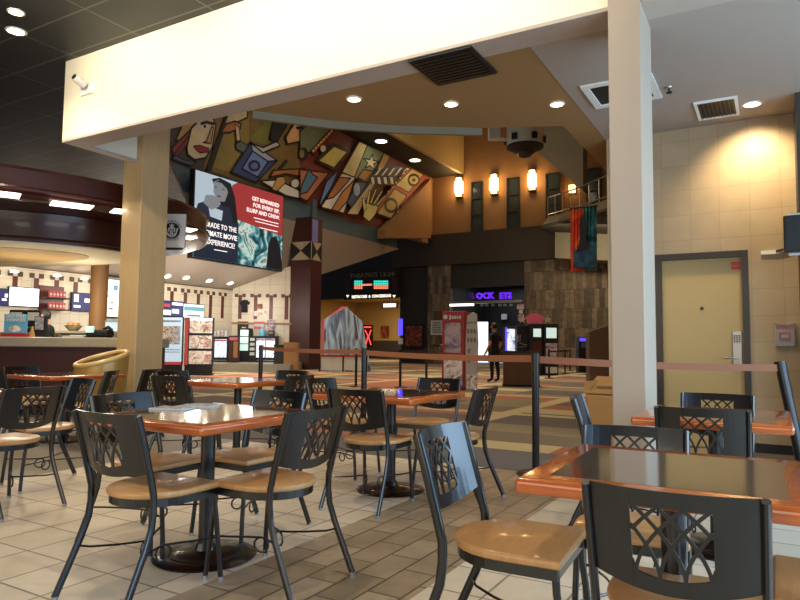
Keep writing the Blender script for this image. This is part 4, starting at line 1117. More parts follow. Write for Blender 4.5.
# ------------------------------------------------------------------ people
def person(name, label, loc, rz, joints, radii, edges, root, clothes, hair, head, scale=1.0):
    t = thing(name, label, 'person', loc, rz)
    me = bpy.data.meshes.new('body'); me.from_pydata([Vector(j)*scale for j in joints], edges, []); me.update()
    o = bpy.data.objects.new('body', me); C.objects.link(o)
    md = o.modifiers.new('skin', 'SKIN'); md.use_smooth_shade = True
    sd = o.modifiers.new('sub', 'SUBSURF'); sd.levels = 1; sd.render_levels = 1
    sv = me.skin_vertices[0].data
    for i, r in enumerate(radii): sv[i].radius = (r[0]*scale, r[1]*scale)
    sv[root].use_root = True
    bpy.context.view_layer.update(); dg = bpy.context.evaluated_depsgraph_get()
    nm = bpy.data.meshes.new_from_object(o.evaluated_get(dg), depsgraph=dg)
    bpy.data.objects.remove(o)
    for k in clothes['mats']: nm.materials.append(M[k])
    for pl in nm.polygons:
        c = pl.center/scale; pl.material_index = clothes['pick'](c); pl.use_smooth = True
    b = bpy.data.objects.new('body', nm); C.objects.link(b); b.parent = t
    # head features are tiny; hair is a cap
    hc, hr, hd = Vector(head[0])*scale, head[1]*scale, Vector(head[2]).normalized()
    mb = MB(); r = bmesh.ops.create_uvsphere(mb.bm, u_segments=16, v_segments=10, radius=hr*1.08)
    bmesh.ops.transform(mb.bm, matrix=Matrix.Diagonal((.92, 1, 1.1, 1)), verts=mb.bm.verts)
    rm = [v for v in mb.bm.verts if v.co.dot(hd) > hr*.45 and v.co.z < hr*.55 or v.co.z < -hr*.75]
    bmesh.ops.delete(mb.bm, geom=rm, context='VERTS')
    bmesh.ops.translate(mb.bm, vec=hc+Vector((0, 0, hr*.12)), verts=mb.bm.verts)
    mb.build('hair', hair, t, smooth=True)
    side = hd.cross(Vector((0, 0, 1)))
    mb = MB()
    for s in (-1, 1): mb.box(hc+hd*hr*.92+side*s*hr*.36+Vector((0, 0, hr*.08)), (hr*.16, hr*.16, hr*.1))
    mb.build('eyes', 'hair', t)
    mb = MB(); mb.box(hc+hd*hr*.9+Vector((0, 0, -hr*.52)), (hr*.2, hr*.35, hr*.07), math.atan2(hd.y, hd.x)); mb.build('mouth', 'belt', t)
    mb = MB(); mb.prism([hc+hd*hr*.9+Vector((0, 0, hr*.1)), hc+hd*hr*1.25+Vector((0, 0, -hr*.25)), hc+hd*hr*.85+side*hr*.16+Vector((0, 0, -hr*.28))], -side*hr*.3); mb.build('nose', 'skin', t)
    for s in (-1, 1): MB().box(hc+side*s*hr*.95, (hr*.2, hr*.3, hr*.5)).build('ear', 'skin', t)
    return t
def std_person(hand_l, hand_r, elbow_l, elbow_r, foot_l, foot_r, lean=0.0, head_d=(0, 1, 0), knee_l=None, knee_r=None):
    """figure 1.78 m tall facing +Y; returns skeleton"""
    J = []; R = []; E = []
    def add(p, r, par=None):
        J.append(p); R.append(r if isinstance(r, tuple) else (r, r)); i = len(J)-1
        if par is not None: E.append((par, i))
        return i
    pel = add((0, 0, .95), (.15, .11)); ab = add((0, lean*.3, 1.10), (.145, .10), pel); ch = add((0, lean*.7, 1.30), (.165, .115), ab)
    up_ = add((0, lean, 1.43), (.11, .09), ch); nk = add((0, lean+.01, 1.51), (.055, .055), up_); hb = add((0, lean+.02, 1.58), (.075, .085), nk); ht = add((0, lean+.02, 1.68), (.088, .10), hb); htt = add((0, lean+.02, 1.755), (.06, .07), ht)
    for s, el, hd_, ft, kn in ((-1, elbow_l, hand_l, foot_l, knee_l), (1, elbow_r, hand_r, foot_r, knee_r)):
        sh = add((s*.19, lean, 1.42), .068, up_); e = add(el, .046, sh); w = add(hd_, .032, e)
        d = (Vector(hd_)-Vector(el)).normalized(); pm = Vector(hd_)+d*.07; sd = d.cross(Vector((1, 0, 0))).normalized()
        p_ = add(tuple(pm), (.036, .02), w)
        for k in range(4):
            off = sd*(.027-.018*k); L = (.065, .078, .072, .055)[k]
            f1 = add(tuple(pm+off+d*.04), .009, p_); f2 = add(tuple(pm+off*1.1+d*(.04+L)+Vector((0, .012, 0))), .007, f1)
        tb = add(tuple(Vector(hd_)+d*.03+sd*.045), .011, w); add(tuple(Vector(hd_)+d*.08+sd*.065), .009, tb)
        hip = add((s*.10, 0, .90), .105, pel); kk = kn or ((ft[0]*.9+s*.01), ft[1]*.5+.02, .50)
        kn_ = add(kk, .068, hip); cf = add((ft[0], (ft[1]+kk[1])/2-.02, .33), .060, kn_); an = add((ft[0], ft[1], .09), .042, cf)
        toe = add((ft[0]+s*.02, ft[1]+.16, .035), (.045, .03), an)
    return J, R, E
def pick_std(c):
    if c.z < .09: return 3
    if c.z < .98 and abs(c.x) < .2: return 1
    if c.z > 1.50: return 2
    if c.z < 1.22 and abs(c.x) > .2: return 2
    return 0
J, R, E = std_person((-.25, .12, .93), (.26, .10, .92), (-.27, -.03, 1.14), (.28, -.03, 1.14), (-.12, .02, 0), (.12, -.04, 0))
p = gpt(495, 20.5)
person('person', 'person in black standing with arms down before the host desk', (p.x, p.y, 0), math.radians(75), J, R, E, 0, dict(mats=['cloth', 'cloth', 'skin', 'shoe'], pick=pick_std), 'hair', ((0, .03, 1.66), .1, (0, 1, 0)), 1.05)
J, R, E = std_person((-.12, .28, 1.16), (.30, .10, 1.0), (-.27, .02, 1.16), (.28, -.05, 1.15), (-.14, .06, 0), (.12, -.04, 0), lean=.03)
p = gpt(449, 17.9)
person('person', 'person in black mostly hidden behind the red machine', (p.x, p.y, 0), math.radians(110), J, R, E, 0, dict(mats=['cloth', 'cloth', 'skin', 'shoe'], pick=pick_std), 'hair', ((0, .06, 1.66), .1, (0, 1, 0)), .62+.0*1 if False else .98)
J, R, E = std_person((-.2, .34, 1.02), (.2, .34, 1.02), (-.27, .1, 1.15), (.27, .1, 1.15), (-.12, .0, 0), (.12, -.0, 0), lean=.08)
p = gpt(51, 11.6)
person('person', 'dark haired person in black bending behind the counter', (p.x, p.y, 0), math.radians(120), J, R, E, 0, dict(mats=['cloth', 'cloth', 'skin', 'shoe'], pick=pick_std), 'hair', ((0, .11, 1.66), .1, (0, 1, 0)), .95)

# ------------------------------------------------------------------ coffee bar: canopy, counter
cc = gpt(-60, 11.5)
can = struct(thing('ceiling_canopy', None, None, (cc.x, cc.y, 0), YAW), 'dark oval mahogany canopy over the coffee counter')
AX, AY, ZCn = 4.55, 3.8, 3.03
def oval(profile, name, m, ax, ay, cy=0.0, smooth=True):
    mb = MB(); seg = 72; rings = []
    for d, z in profile:
        rings.append([mb.bm.verts.new(((ax+d)*math.cos(2*PI*j/seg), cy+(ay+d)*math.sin(2*PI*j/seg), z)) for j in range(seg)])
    for a, b in zip(rings[:-1], rings[1:]):
        for j in range(seg): mb.bm.faces.new((a[j], a[(j+1) % seg], b[(j+1) % seg], b[j]))
    mb.bm.faces.new(rings[0]); mb.bm.faces.new(rings[-1])
    return mb.build(name, m, can, smooth=smooth)
oval([(-.12, ZCn), (0, ZCn+.03), (.03, ZCn+.06), (0, ZCn+.09), (.05, ZCn+.12), (.05, ZCn+.15), (-.02, ZCn+.19), (-.02, ZCn+.42), (.02, ZCn+.45), (-.5, ZCn+.46)], 'canopy_rim', 'mahogany', AX, AY)
oval([(0, 2.58), (.0, 2.62), (.02, 2.64), (0, 2.66), (0, 3.02)], 'drum', 'mahogany', 3.75, 1.85, -.75)
oval([(0, 2.565), (0, 2.58)], 'drum_soffit', 'cream_paint', 3.70, 1.81, -.75, False)
oval([(0, 2.555), (0, 2.566)], 'soffit_disc', 'soffit_tan', 2.9, 1.2, -.75, False)
inv = Matrix.Translation((cc.x, cc.y, 0)) @ Matrix.Rotation(YAW, 4, 'Z'); inv = inv.inverted()
for (x0, x1, y) in ((-8, 20, 192.5), (51, 92, 202.5), (112, 124, 210), (183, 194, 229), (184, 194, 237)):
    a, b = inv @ onZ(x0, y, ZCn-.005), inv @ onZ(x1, y+ (x1-x0)*.12, ZCn-.005)
    mb = MB(); d = (b-a); n_ = Vector((-d.y, d.x, 0)).normalized()*.16
    mb.prism([a-n_, b-n_, b+n_, a+n_], (0, 0, -.015)); mb.build('light_panel', 'lamp_soft', can)
# blade sign
pb = onD(172.5, 231, 10.0)
t = thing('blade_sign', 'grey square coffee shop sign with a round emblem hanging beside the maple column', 'sign', (pb.x, pb.y, pb.z), YAW)
hs = .2
MB().box((0, 0, 0), (hs*2.0, .05, .52)).build('sign_face', 'sign_grey', t)
MB().box((0, 0, -.275), (hs*1.6, .06, .03)).build('bottom_bar', 'black', t); MB().tube([(-.02, 0, .26), (-.02, 0, ZCn-pb.z+.05)], .015, 8).build('hanger', 'black', t)
rot = Matrix.Rotation(PI/2, 4, 'X')
MB().lathe([(.0, 0), (.125, 0), (.125, .006), (0, .006)], 36, mtx=Matrix.Translation((0.0, -.025, .0)) @ rot).build('emblem_disc', 'black', t)
# stylised crowned figure, pale on black
def flat(pts_, name='emblem_figure', m='sign_grey', off=0.0):
    MB().prism([(x, -.034-off, z) for x, z in pts_], (0, -.004, 0)).build(name, m, t)
flat([(-.03, .07), (-.035, .10), (-.015, .085), (0, .115), (.015, .085), (.035, .10), (.03, .07)])
flat([(.024*math.cos(a*PI/6), .045+.03*math.sin(a*PI/6)) for a in range(12)])
for s in (-1, 1):
    flat([(s*.03, .06), (s*.055, .03), (s*.05, -.03), (s*.035, .0), (s*.028, .03)])
    flat([(s*.03, -.1), (s*.07, -.07), (s*.09, .0), (s*.105, .05), (s*.075, .03), (s*.065, -.03), (s*.03, -.06)])
    flat([(s*.005, .01), (s*.025, .0), (s*.022, -.1), (s*.005, -.11)])
for word, a0, a1 in (('STARBUCKS', 155, 25), ('COFFEE', 232, 308)):
    n_ = len(word)
    for i, ch in enumerate(word):
        a = math.radians(a0+(a1-a0)*i/(n_-1)); r_ = .148
        x, z = r_*math.cos(a), r_*math.sin(a)
        ang = a-PI/2 if word == 'STARBUCKS' else a+PI/2
        mtx = Matrix.Translation((x, -.03, z)) @ Matrix.Rotation(PI/2, 4, 'X') @ Matrix.Rotation(ang, 4, 'Z')
        text('sign_lettering', ch, .042, mtx, 'black', t, ext=.003)
# counter
ca, cb = gpt(-60, 10.0), gpt(150, 10.0)
t = thing('service_counter', 'long dark red counter with a stone top at the left', 'counter', ((ca.x+cb.x)/2, (ca.y+cb.y)/2, 0), YAW)
L_ = (cb-ca).length
MB().bb((-L_/2, 0, .08), (L_/2, .7, 1.04)).build('front_panel', 'burgundy', t); MB().bb((-L_/2-.05, -.06, 1.04), (L_/2+.05, .76, 1.19)).build('stone_top', 'counter_stone', t, bevel=.02)
MB().bb((-L_/2, .05, 0), (L_/2, .65, .08)).build('plinth', 'black', t)
# things on the counter
def on_counter(px, dd): p_ = gpt(px, 10.0+dd); return (p_.x, p_.y, 1.19)
k10 = 10.2/650
t = thing('promo_card', 'blue card advertising deep fried snacks standing on the counter', 'sign', on_counter(16, .25), YAW)
MB().bb((-.18, 0, 0), (.18, .02, .36)).build('card', 'twk', t); MB().bb((-.19, -.05, 0), (.19, .07, .06)).build('base', 'red', t)
text('card_lettering', 'DEEP FRIED', .07, face_mtx((0, -.004, .325), (1, 0, 0)), 'white', t, fit=.31, bold=.002); text('card_lettering', 'TWINKIES', .07, face_mtx((0, -.004, .265), (1, 0, 0)), 'white', t, fit=.31, bold=.002)
MB().lathe([(0, 0), (.1, 0), (.1, .006), (0, .006)], 20, mtx=Matrix.Translation((0, -.002, .13)) @ rot, sy=.5).build('food_picture', 'food2', t)
t = thing('display_stand', 'small grey display stand on the counter beside the blue card', 'display', on_counter(40, .3), YAW)
MB().prism([(-.09, 0, 0), (.09, 0, 0), (.07, .0, .33), (-.08, 0, .33)], (0, .1, 0)).build('stand_body', 'black', t); MB().box((0, -.006, .22), (.13, .012, .2)).build('card', 'pap_print', t)
t = thing('card_reader', 'dark card terminal on the counter near the maple column', 'terminal', on_counter(101, .3), YAW)
MB().box((0, 0, .07), (.36, .26, .12)).build('body', 'black', t, bevel=.04); MB().box((-.1, -.13, .13), (.12, .06, .1)).build('screen', 'scr_grey', t, bevel=.01); MB().tube([(.05, 0, .13), (.12, 0, .17), (.18, 0, .12)], .03, 8).build('printer_cover', 'black', t)
t = thing('paper_stack', 'stack of white papers lying on the counter left of the terminal', 'papers', on_counter(77, .25), YAW); MB().box((0, 0, .015), (.34, .2, .03)).build('sheets', 'paper', t)
MB().box((.08, .02, .035), (.3, .18, .012), .2).build('top_sheet', 'white', t)
t = thing('small_cone', 'small tan cone on the counter beside the display stand', 'cone', on_counter(33, .2)); MB().lathe([(0, 0), (.05, 0), (.012, .16), (0, .17)], 14).build('cone_body', 'seat_wood', t)
p = gpt(88, 11.6)
t = thing('back_counter', 'pale back bar with a dark front behind the counter', 'counter', (p.x, p.y, 0), YAW)
MB().bb((-.5, 0, 0), (.9, .6, 1.28)).build('cabinet', 'steel', t); MB().bb((-.45, -.02, 1.06), (-.05, 0, 1.26)).build('dark_panel', 'black', t); MB().bb((-.55, -.04, 1.28), (.95, .64, 1.32)).build('top', 'counter_stone', t)
for i, (dx, m_, lab) in enumerate(((-.4, 'gold', 'yellowish fruit bowl on the back bar'), )):
    q = p+RT0*dx+FW0*.3
    u = thing('fruit_bowl', lab, 'bowl', (q.x, q.y, 1.32)); MB().lathe([(0, 0), (.07, 0), (.16, .1), (.15, .1), (.06, .02), (0, .02)], 20).build('bowl', 'steel', u, smooth=True)
    for k in range(5): MB().lathe([(0, -.05), (.035, -.035), (.05, 0), (.035, .035), (0, .05)], 10, c=(.07*math.cos(k*1.26), .07*math.sin(k*1.26), .11)).build('fruit', 'gold' if k % 2 else 'brown_laminate', u, smooth=True)
q = p+RT0*.55+FW0*.3
u = thing('glass_display_case', 'low clear display case on the back bar beside the round column', 'display case', (q.x, q.y, 1.32), YAW); MB().box((0, 0, .09), (.6, .3, .17)).build('case_body', 'scr_pale', u); MB().box((0, 0, .185), (.64, .34, .02)).build('case_lid', 'steel', u)
# round column in the bar
p = gpt(98, 13.4)
struct(MB().lathe([(0, 0), (.17, 0), (.17, 3.4), (0, 3.4)], 28, c=(p.x, p.y, 0)).build('round_column', 'bar_column', smooth=True), 'round tan column behind the counter')
# bar ceiling between the drum and the concession wall
# screens on the concession wall
def wall_x(name, lab, cat, px0, py0, px1, py1, m, x=XC+.1, parts=()):
    t = thing(name, lab, cat)
    a, b = onX(px0, py0, x), onX(px1, py1, x)
    a2 = onX(px0, py1, x)
    MB().bb((x-.08, a.y, min(a2.z, b.z)), (x, b.y, a.z)).build('casing', 'black', t)
    for (u0, v0, u1, v1, mm, nm) in parts+((.03, .04, .97, .96, m, 'lit_screen'),) if m else parts:
        MB().bb((x, a.y+(b.y-a.y)*u0, a2.z+(a.z-a2.z)*v0), (x+(.03 if nm != 'lit_screen' else .015), a.y+(b.y-a.y)*u1, a2.z+(a.z-a2.z)*v1)).build(nm, mm, t)
    return t
wall_x('menu_screen', 'bright white menu screen above the counter', 'screen', 9, 286, 39, 306, 'scr_white')
wall_x('menu_screen', 'dark blue menu screen cut by the left picture edge', 'screen', -14, 287, 8, 305, 'scr_blue', parts=((.7, .3, .9, .42, 'scr_text', 'screen_text'), (.82, .5, .95, .7, 'scr_text', 'screen_text')))
wall_x('menu_screen', 'dark blue menu screen beside the round column', 'screen', 72, 292, 92, 311, 'scr_blue', parts=((.1, .2, .4, .32, 'scr_text', 'screen_text'), (.1, .5, .3, .9, 'scr_text', 'screen_text'), (.6, .5, .95, .7, 'scr_text', 'screen_text'), (.85, .15, .98, .35, 'scr_text', 'screen_text')))
wall_x('menu_screen', 'small lit screen with pink edges right of the maple column', 'screen', 160, 300, 183, 316, 'scr_blue', parts=((.1, .1, .45, .4, 'scr_white', 'screen_text'), (.05, .6, .4, .8, 'scr_red', 'screen_text'), (.5, .75, .95, .9, 'scr_white', 'screen_text'), (.5, .2, .8, .5, 'scr_pale', 'screen_text')))
wall_x('menu_screen', 'pale green and grey menu screen above the menu boards', 'screen', 183, 303, 204, 319, 'scr_grey', parts=((.05, .55, .95, .8, 'twk', 'screen_band'), (.2, .2, .8, .3, 'grey_letter', 'screen_text')))
# promotional poster by the round column
wall_x('bar_poster', 'white poster with a green dot between the round and maple columns', 'poster', 107, 275, 119, 318, 'scr_text', parts=((.5, .66, .8, .78, 'twk', 'green_dot'), (.2, .2, .5, .24, 'grey_letter', 'print_mark'), (.3, .35, .5, .39, 'grey_letter', 'print_mark'), (.1, .5, .4, .53, 'grey_letter', 'print_mark'), (.0, .9, .98, .96, 'grey_letter', 'print_mark')))
# shelf with snack packets
xsn = XC+.35
a, b = onX(48, 297, xsn), onX(66, 297, xsn); z_hi = onX(57, 297.5, xsn).z; z_lo = onX(57, 309, xsn).z
t = thing('wall_shelf', 'dark wall shelf of red snack packets above the back bar', 'shelf')
MB().bb((XC, a.y-.1, z_hi-.04), (xsn+.1, b.y+.1, z_hi)).build('shelf_board', 'dark_brown', t); MB().bb((XC, a.y-.1, z_lo-.04), (xsn+.1, b.y+.1, z_lo)).build('shelf_board', 'dark_brown', t)
MB().bb((XC, a.y-.12, z_lo-.04), (XC+.04, b.y+.12, z_hi+.4)).build('back_panel', 'check', t)
n_ = 5
for zz, nm in ((z_hi, 'upper'), (z_lo, 'lower')):
    for i in range(n_):
        y_ = a.y+.08+(b.y-a.y-.16)*i/(n_-1)
        u = thing('snack_packet', 'red snack packet on the %s shelf, %s' % (nm, ('nearest the white screen', 'next but one to the white screen end', 'in the middle of the row', 'next to the column end packet', 'nearest the round column')[i]), 'packet', (xsn, y_, zz), 0, 'snack packets')
        MB().prism([(-.04, -.05, 0), (.04, -.05, 0), (.04, .05, 0), (-.04, .05, 0)], (0, 0, .22)).build('bag', 'snack', u); MB().box((.042, 0, .1), (.004, .06, .07)).build('label_patch', 'paper', u)
# dispensers under the white screen
for px, lab in ((18, 'grey drink dispenser under the white screen, left one'), (35, 'grey drink dispenser under the white screen, right one')):
    p = gpt(px, 13.0); t = thing('drink_dispenser', lab, 'dispenser', (p.x, p.y, 1.3), YAW, 'drink dispensers')
    MB().box((0, .1, .2), (.3, .3, .5)).build('housing', 'black', t, bevel=.02); MB().box((0, -.06, .32), (.22, .02, .16)).build('front_panel', 'sign_grey', t); MB().box((0, -.08, .1), (.2, .06, .03)).build('drip_tray', 'steel', t)
p = gpt(26, 13.0); t = thing('back_counter', 'steel back bar carrying the drink dispensers', 'counter', (p.x, p.y, 0), YAW); MB().bb((-.6, -.15, 0), (.6, .4, 1.25)).build('cabinet', 'steel', t); MB().bb((-.62, -.17, 1.25), (.62, .42, 1.3)).build('top', 'counter_stone', t)

# gold tub seat
p = gpt(104, 8.5)
t = thing('tub_chair', 'round gold tub chair in front of the dark red counter', 'chair', (p.x, p.y, 0), YAW)
mb = MB(); seg = 40
prof = [(.20, .03, 0), (.27, .2, 0), (.30, .45, .2), (.33, .85, 1), (.32, .91, 1), (.28, .90, 1), (.27, .74, .8), (.24, .5, 0), (0, .48, 0)]
rings = []
for r_, z, kf in prof:
    ring = []
    for j in range(seg):
        a = 2*PI*j/seg
        ring.append(mb.bm.verts.new((r_*math.cos(a), r_*math.sin(a), z+kf*(.07*math.sin(a)+.06*math.cos(a)))))
    rings.append(ring)
for a, b in zip(rings[:-1], rings[1:]):
    for j in range(seg): mb.bm.faces.new((a[j], a[(j+1) % seg], b[(j+1) % seg], b[j]))
mb.build('shell', 'gold', t, smooth=True)
MB().tube([(.305*math.cos(2*PI*j/40), .305*math.sin(2*PI*j/40), .905+.07*math.sin(2*PI*j/40)+.06*math.cos(2*PI*j/40)) for j in range(40)], .034, 10, closed=True).build('rim_roll', 'gold_lit', t, smooth=True)
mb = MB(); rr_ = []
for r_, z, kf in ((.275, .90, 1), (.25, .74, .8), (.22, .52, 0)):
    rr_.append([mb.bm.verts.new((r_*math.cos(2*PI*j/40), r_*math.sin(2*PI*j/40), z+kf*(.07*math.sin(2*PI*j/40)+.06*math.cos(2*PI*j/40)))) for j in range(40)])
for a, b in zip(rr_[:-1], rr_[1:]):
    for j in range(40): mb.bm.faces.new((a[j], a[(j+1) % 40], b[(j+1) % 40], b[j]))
mb.build('shaded_inside', 'gold_shaded', t, smooth=True)  # extra inner surface carrying the painted shade
MB().lathe([(0, .485), (.20, .485), (.215, .51), (.20, .54), (0, .55)], 32).build('seat_cushion', 'gold', t, smooth=True)
MB().lathe([(0, 0), (.23, 0), (.23, .03), (0, .03)], 28).build('base', 'black', t)

# ------------------------------------------------------------------ concession stand furniture
def pedestal_board(px0, px1, py0, py1, dep, lab, name, rows, frame='black', base=True):
    k_ = dep/650; xm = (px0+px1)/2; p = gpt(xm, dep)
    zz = lambda py: 1.12+(343.6-py)*k_
    w = (px1-px0)*k_
    t = thing(name, lab, 'display', (p.x, p.y, 0), YAW+.12)
    MB().bb((-w/2, 0, zz(py1)), (w/2, .12, zz(py0))).build('frame', frame, t)
    MB().bb((-w/2+.02, .0, 0), (w/2-.02, .1, zz(py1))).build('stand', 'black', t); MB().bb((-w/2, -.2, 0), (w/2, .3, .05)).build('foot', 'black', t)
    for (u0, v0, u1, v1, m_, nm) in rows:
        MB().bb((-w/2+w*u0, -.02, zz(py1)+(zz(py0)-zz(py1))*v0), (-w/2+w*u1, 0, zz(py1)+(zz(py0)-zz(py1))*v1)).build(nm, m_, t)
    return t
pedestal_board(156, 183.5, 317, 365, 24, 'lit poster stand with a bowl of food right of the maple column', 'poster_stand', [(.0, .06, .96, .98, 'scr_pale', 'lit_panel'), (.1, .42, .9, .8, 'food', 'food_picture'), (.0, .0, .96, .06, 'scr_red', 'red_strip'), (.1, .88, .9, .92, 'grey_letter', 'printed_line'), (.2, .3, .9, .32, 'grey_letter', 'printed_line'), (.3, .25, .9, .27, 'grey_letter', 'printed_line')])
rows = [(.02, .02, .12, .98, 'scr_red', 'red_strip')]
for r_ in range(3):
    rows += [(.16, .68-.32*r_, .94, .95-.32*r_, 'food2', 'menu_picture'), (.68, .71-.32*r_, .92, .88-.32*r_, 'scr_red', 'drink_cup')]
rows += [(.16, .93, .94, .985, 'scr_text', 'header_strip')]
pedestal_board(186, 214, 318, 366, 23, 'black menu stand with three rows of meal pictures', 'menu_stand', rows)
tt = [o for o in C.objects if o.name.startswith('menu_stand')][0]
PL = .32
struct(MB().prism([tuple(A+U*a_+nrm*b_) for a_, b_ in ((-.3, 0), (3.3, 0), (3.3, 3.6), (-.3, 3.6))], (0, 0, PL)).build('floor', 'grey_floor'), 'raised stone floor before the drinks fridges')
def fridge(px0, px1, py0, py1, dep, lab, door='fridge_in'):
    k_ = dep/650; xm = (px0+px1)/2; p = gpt(xm, dep); w = (px1-px0)*k_; h = 1.12+(344-py0)*k_-PL
    t = thing('drinks_fridge', lab, 'fridge', (p.x, p.y, PL), YAW)
    MB().bb((-w/2, 0, 0), (w/2, .6, h)).build('cabinet', 'black', t)
    n_ = 2 if w > .7 else 1
    for i in range(n_):
        MB().bb((-w/2+.04+i*(w-.08)/n_+.02, -.03, .2), (-w/2+.04+(i+1)*(w-.08)/n_-.02, 0, h-.12)).build('glass_door', door, t)
        MB().bb((-w/2+.04+i*(w-.08)/n_+.02, -.04, h-.2), (-w/2+.04+(i+1)*(w-.08)/n_-.02, -.03, h-.14)).build('header', 'red', t)
    MB().bb((-w/2+.05, -.02, .06), (w/2-.05, 0, .1)).build('vent_grille', 'steel', t)
fridge(214.5, 229, 337, 361, 28.4, 'two door lit drinks fridge right behind the menu stand')
fridge(256, 277, 336, 361, 29, 'wide two door lit drinks fridge before the burgundy pillar')
p = gpt(235, 28.2, PL); t = thing('promo_banner', 'slim orange and maroon banner stand between the drinks fridges', 'banner', tuple(p), YAW)
MB().bb((-.24, 0, .05), (.24, .06, 1.15)).build('panel', 'burgundy', t); MB().bb((-.02, -.02, .2), (.16, 0, .9)).build('bottle_picture', 'brown_laminate', t); MB().bb((-.22, -.2, 0), (.22, .3, .05)).build('foot', 'black', t)
MB().bb((-.2, -.02, .95), (.14, 0, 1.08)).build('printed_band', 'pink', t)
p = gpt(245, 28.9, PL); t = thing('display_cooler', 'tall greenish open cooler between banner and wide fridge', 'cooler', tuple(p), YAW)
MB().bb((-.24, 0, 0), (.24, .6, 1.5)).build('cabinet', 'black', t)
for k in range(3): MB().bb((-.18, -.02, .5+.32*k), (.18, 0, .78+.32*k)).build('lit_shelf', 'scr_grey', t)
p = gpt(253.2, 28.8, PL); t = thing('snack_rack', 'narrow rack of pale snacks beside the greenish cooler', 'rack', tuple(p), YAW)
MB().bb((-.12, 0, 0), (.12, .3, 1.15)).build('rack_frame', 'black', t)
for k in range(4): MB().bb((-.1, -.03, .3+.21*k), (.1, 0, .43+.21*k)).build('snack_row', 'paper', t)
for (px, lab, m_) in ((221, 'cluster of bottles and cups on top of the fridge behind the menu stand', 'poster_a'), (263, 'blue water jug on top of the wide drinks fridge', 'twk'), (272, 'small dark box on top of the wide drinks fridge', 'charcoal')):
    d_ = 28.7 if px < 240 else 29.3
    h_ = 1.12+(344-(337 if px < 240 else 336))*(28.4 if px < 240 else 29)/650
    p = gpt(px, d_); t = thing({221: 'bottle_cluster', 263: 'water_jug', 272: 'storage_box'}[px], lab, {221: 'bottles', 263: 'jug', 272: 'box'}[px], (p.x, p.y, h_), YAW)
    if px == 221:
        for k in range(4): MB().lathe([(0, 0), (.07, 0), (.07, .2), (.03, .26), (.03, .3), (0, .3)], 12, c=(-.25+.16*k, 0, 0)).build('bottle', ('poster_a', 'paper')[k % 2], t)
    elif px == 263: MB().lathe([(0, 0), (.14, 0), (.15, .2), (.1, .3), (.04, .34), (.04, .4), (0, .4)], 16).build('jug_body', 'twk', t, smooth=True); MB().lathe([(0, .4), (.05, .4), (.05, .43), (0, .43)], 12).build('jug_cap', 'white', t)
    else: MB().box((0, 0, .13), (.24, .2, .26)).build('carton', 'charcoal', t); MB().box((0, -.102, .15), (.16, .004, .1)).build('carton_label', 'grey_letter', t)
def on_wall(px, py, off=.05):       # point on the angled concession wall
    d = ray(px, py); q0 = A+nrm*off; tt_ = (q0-EYE).dot(nrm)/d.dot(nrm); return EYE+d*tt_
def wquad(name, px0, py0, px1, py1, m, par=None, off=.03):
    pl = [on_wall(px0, py0, off), on_wall(px1, py0, off), on_wall(px1, py1, off), on_wall(px0, py1, off)]
    return MB().prism(pl, nrm*.02).build(name, m, par)
t = thing('tee_shirt', 'black tee shirt hanging on the concession wall', 'shirt')
MB().prism([on_wall(x, y, .05) for x, y in ((243, 300), (247, 300), (250, 302.5), (248.8, 305), (247.6, 304), (247.6, 312.5), (241.6, 312.5), (241.6, 304), (240.6, 305.5), (239.6, 303))], nrm*.05).build('shirt_body', 'cloth', t); wquad('hanger', 244.6, 298.8, 245.4, 300.3, 'steel', t, .06)
t = thing('wall_picture', 'pair of small food pictures on the concession wall', 'picture'); wquad('upper_picture', 257, 304, 262.5, 309, 'poster_b', t); wquad('lower_picture', 254, 311, 266, 316, 'food2', t)
t = thing('wall_sign', 'pinkish cup promotion sign above the wide fridge', 'sign'); wquad('sign_panel', 254, 321.5, 264.5, 329, 'pink', t); wquad('sign_band', 254.5, 324, 264, 326.5, 'paper', t, .055)
tag(wquad('wall_poster', 267.3, 320, 275, 333, 'poster_a'), 'blue and red poster above the right end of the wide fridge', 'poster')
t = thing('kitchen_door', 'dark service doorway in the concession wall', 'door'); wquad('door_leaf', 237.6, 321.5, 248.5, 362, 'charcoal', t); wquad('door_light', 242, 327, 246, 333, 'paper', t, .055)
t = thing('wood_counter', 'low wooden counter with a dark side before the burgundy pillar', 'counter', tuple(gpt(283.5, 26.5)), YAW)
MB().bb((-.35, 0, 0), (.05, .5, 1.05)).build('dark_side', 'black', t); MB().bb((.05, 0, 0), (.6, .5, 1.2)).build('cabinet', 'brown_laminate', t); MB().bb((-.37, -.03, 1.05), (.05, .53, 1.1)).build('top', 'black', t)
# ceiling downlights of the concession, set on the sloped ceiling
pl_n = -SLN if SLN.z > 0 else SLN
for i, (px, py, lab) in enumerate(((167, 275.5, 'concession downlight nearest the maple column'), (186, 277, 'concession downlight below the left corner of the big screen'), (209, 280, 'concession downlight below the middle of the big screen'), (230, 282.5, 'concession downlight below the right part of the big screen'), (253, 285.5, 'concession downlight nearest the burgundy pillar'), (197, 289, 'concession downlight close to the tiled wall above the menu stand'), (221, 291, 'concession downlight close to the tiled wall corner'), (175, 287, 'concession downlight close to the small pink edged screen'))):
    p = on_slope(px, py)
    t = thing('downlight', lab, 'light', p+pl_n*.02, 0, 'concession downlights')
    R_ = Vector((0, 0, -1)).rotation_difference(pl_n).to_matrix().to_4x4()
    MB().lathe([(0, -.02), (.13, -.02), (.13, .03), (0, .03)], 14, mtx=R_).build('lens', 'lamp', t); MB().lathe([(.13, -.03), (.17, -.03), (.17, .02), (.13, .02)], 14, mtx=R_, ring=True).build('trim_ring', 'white', t)
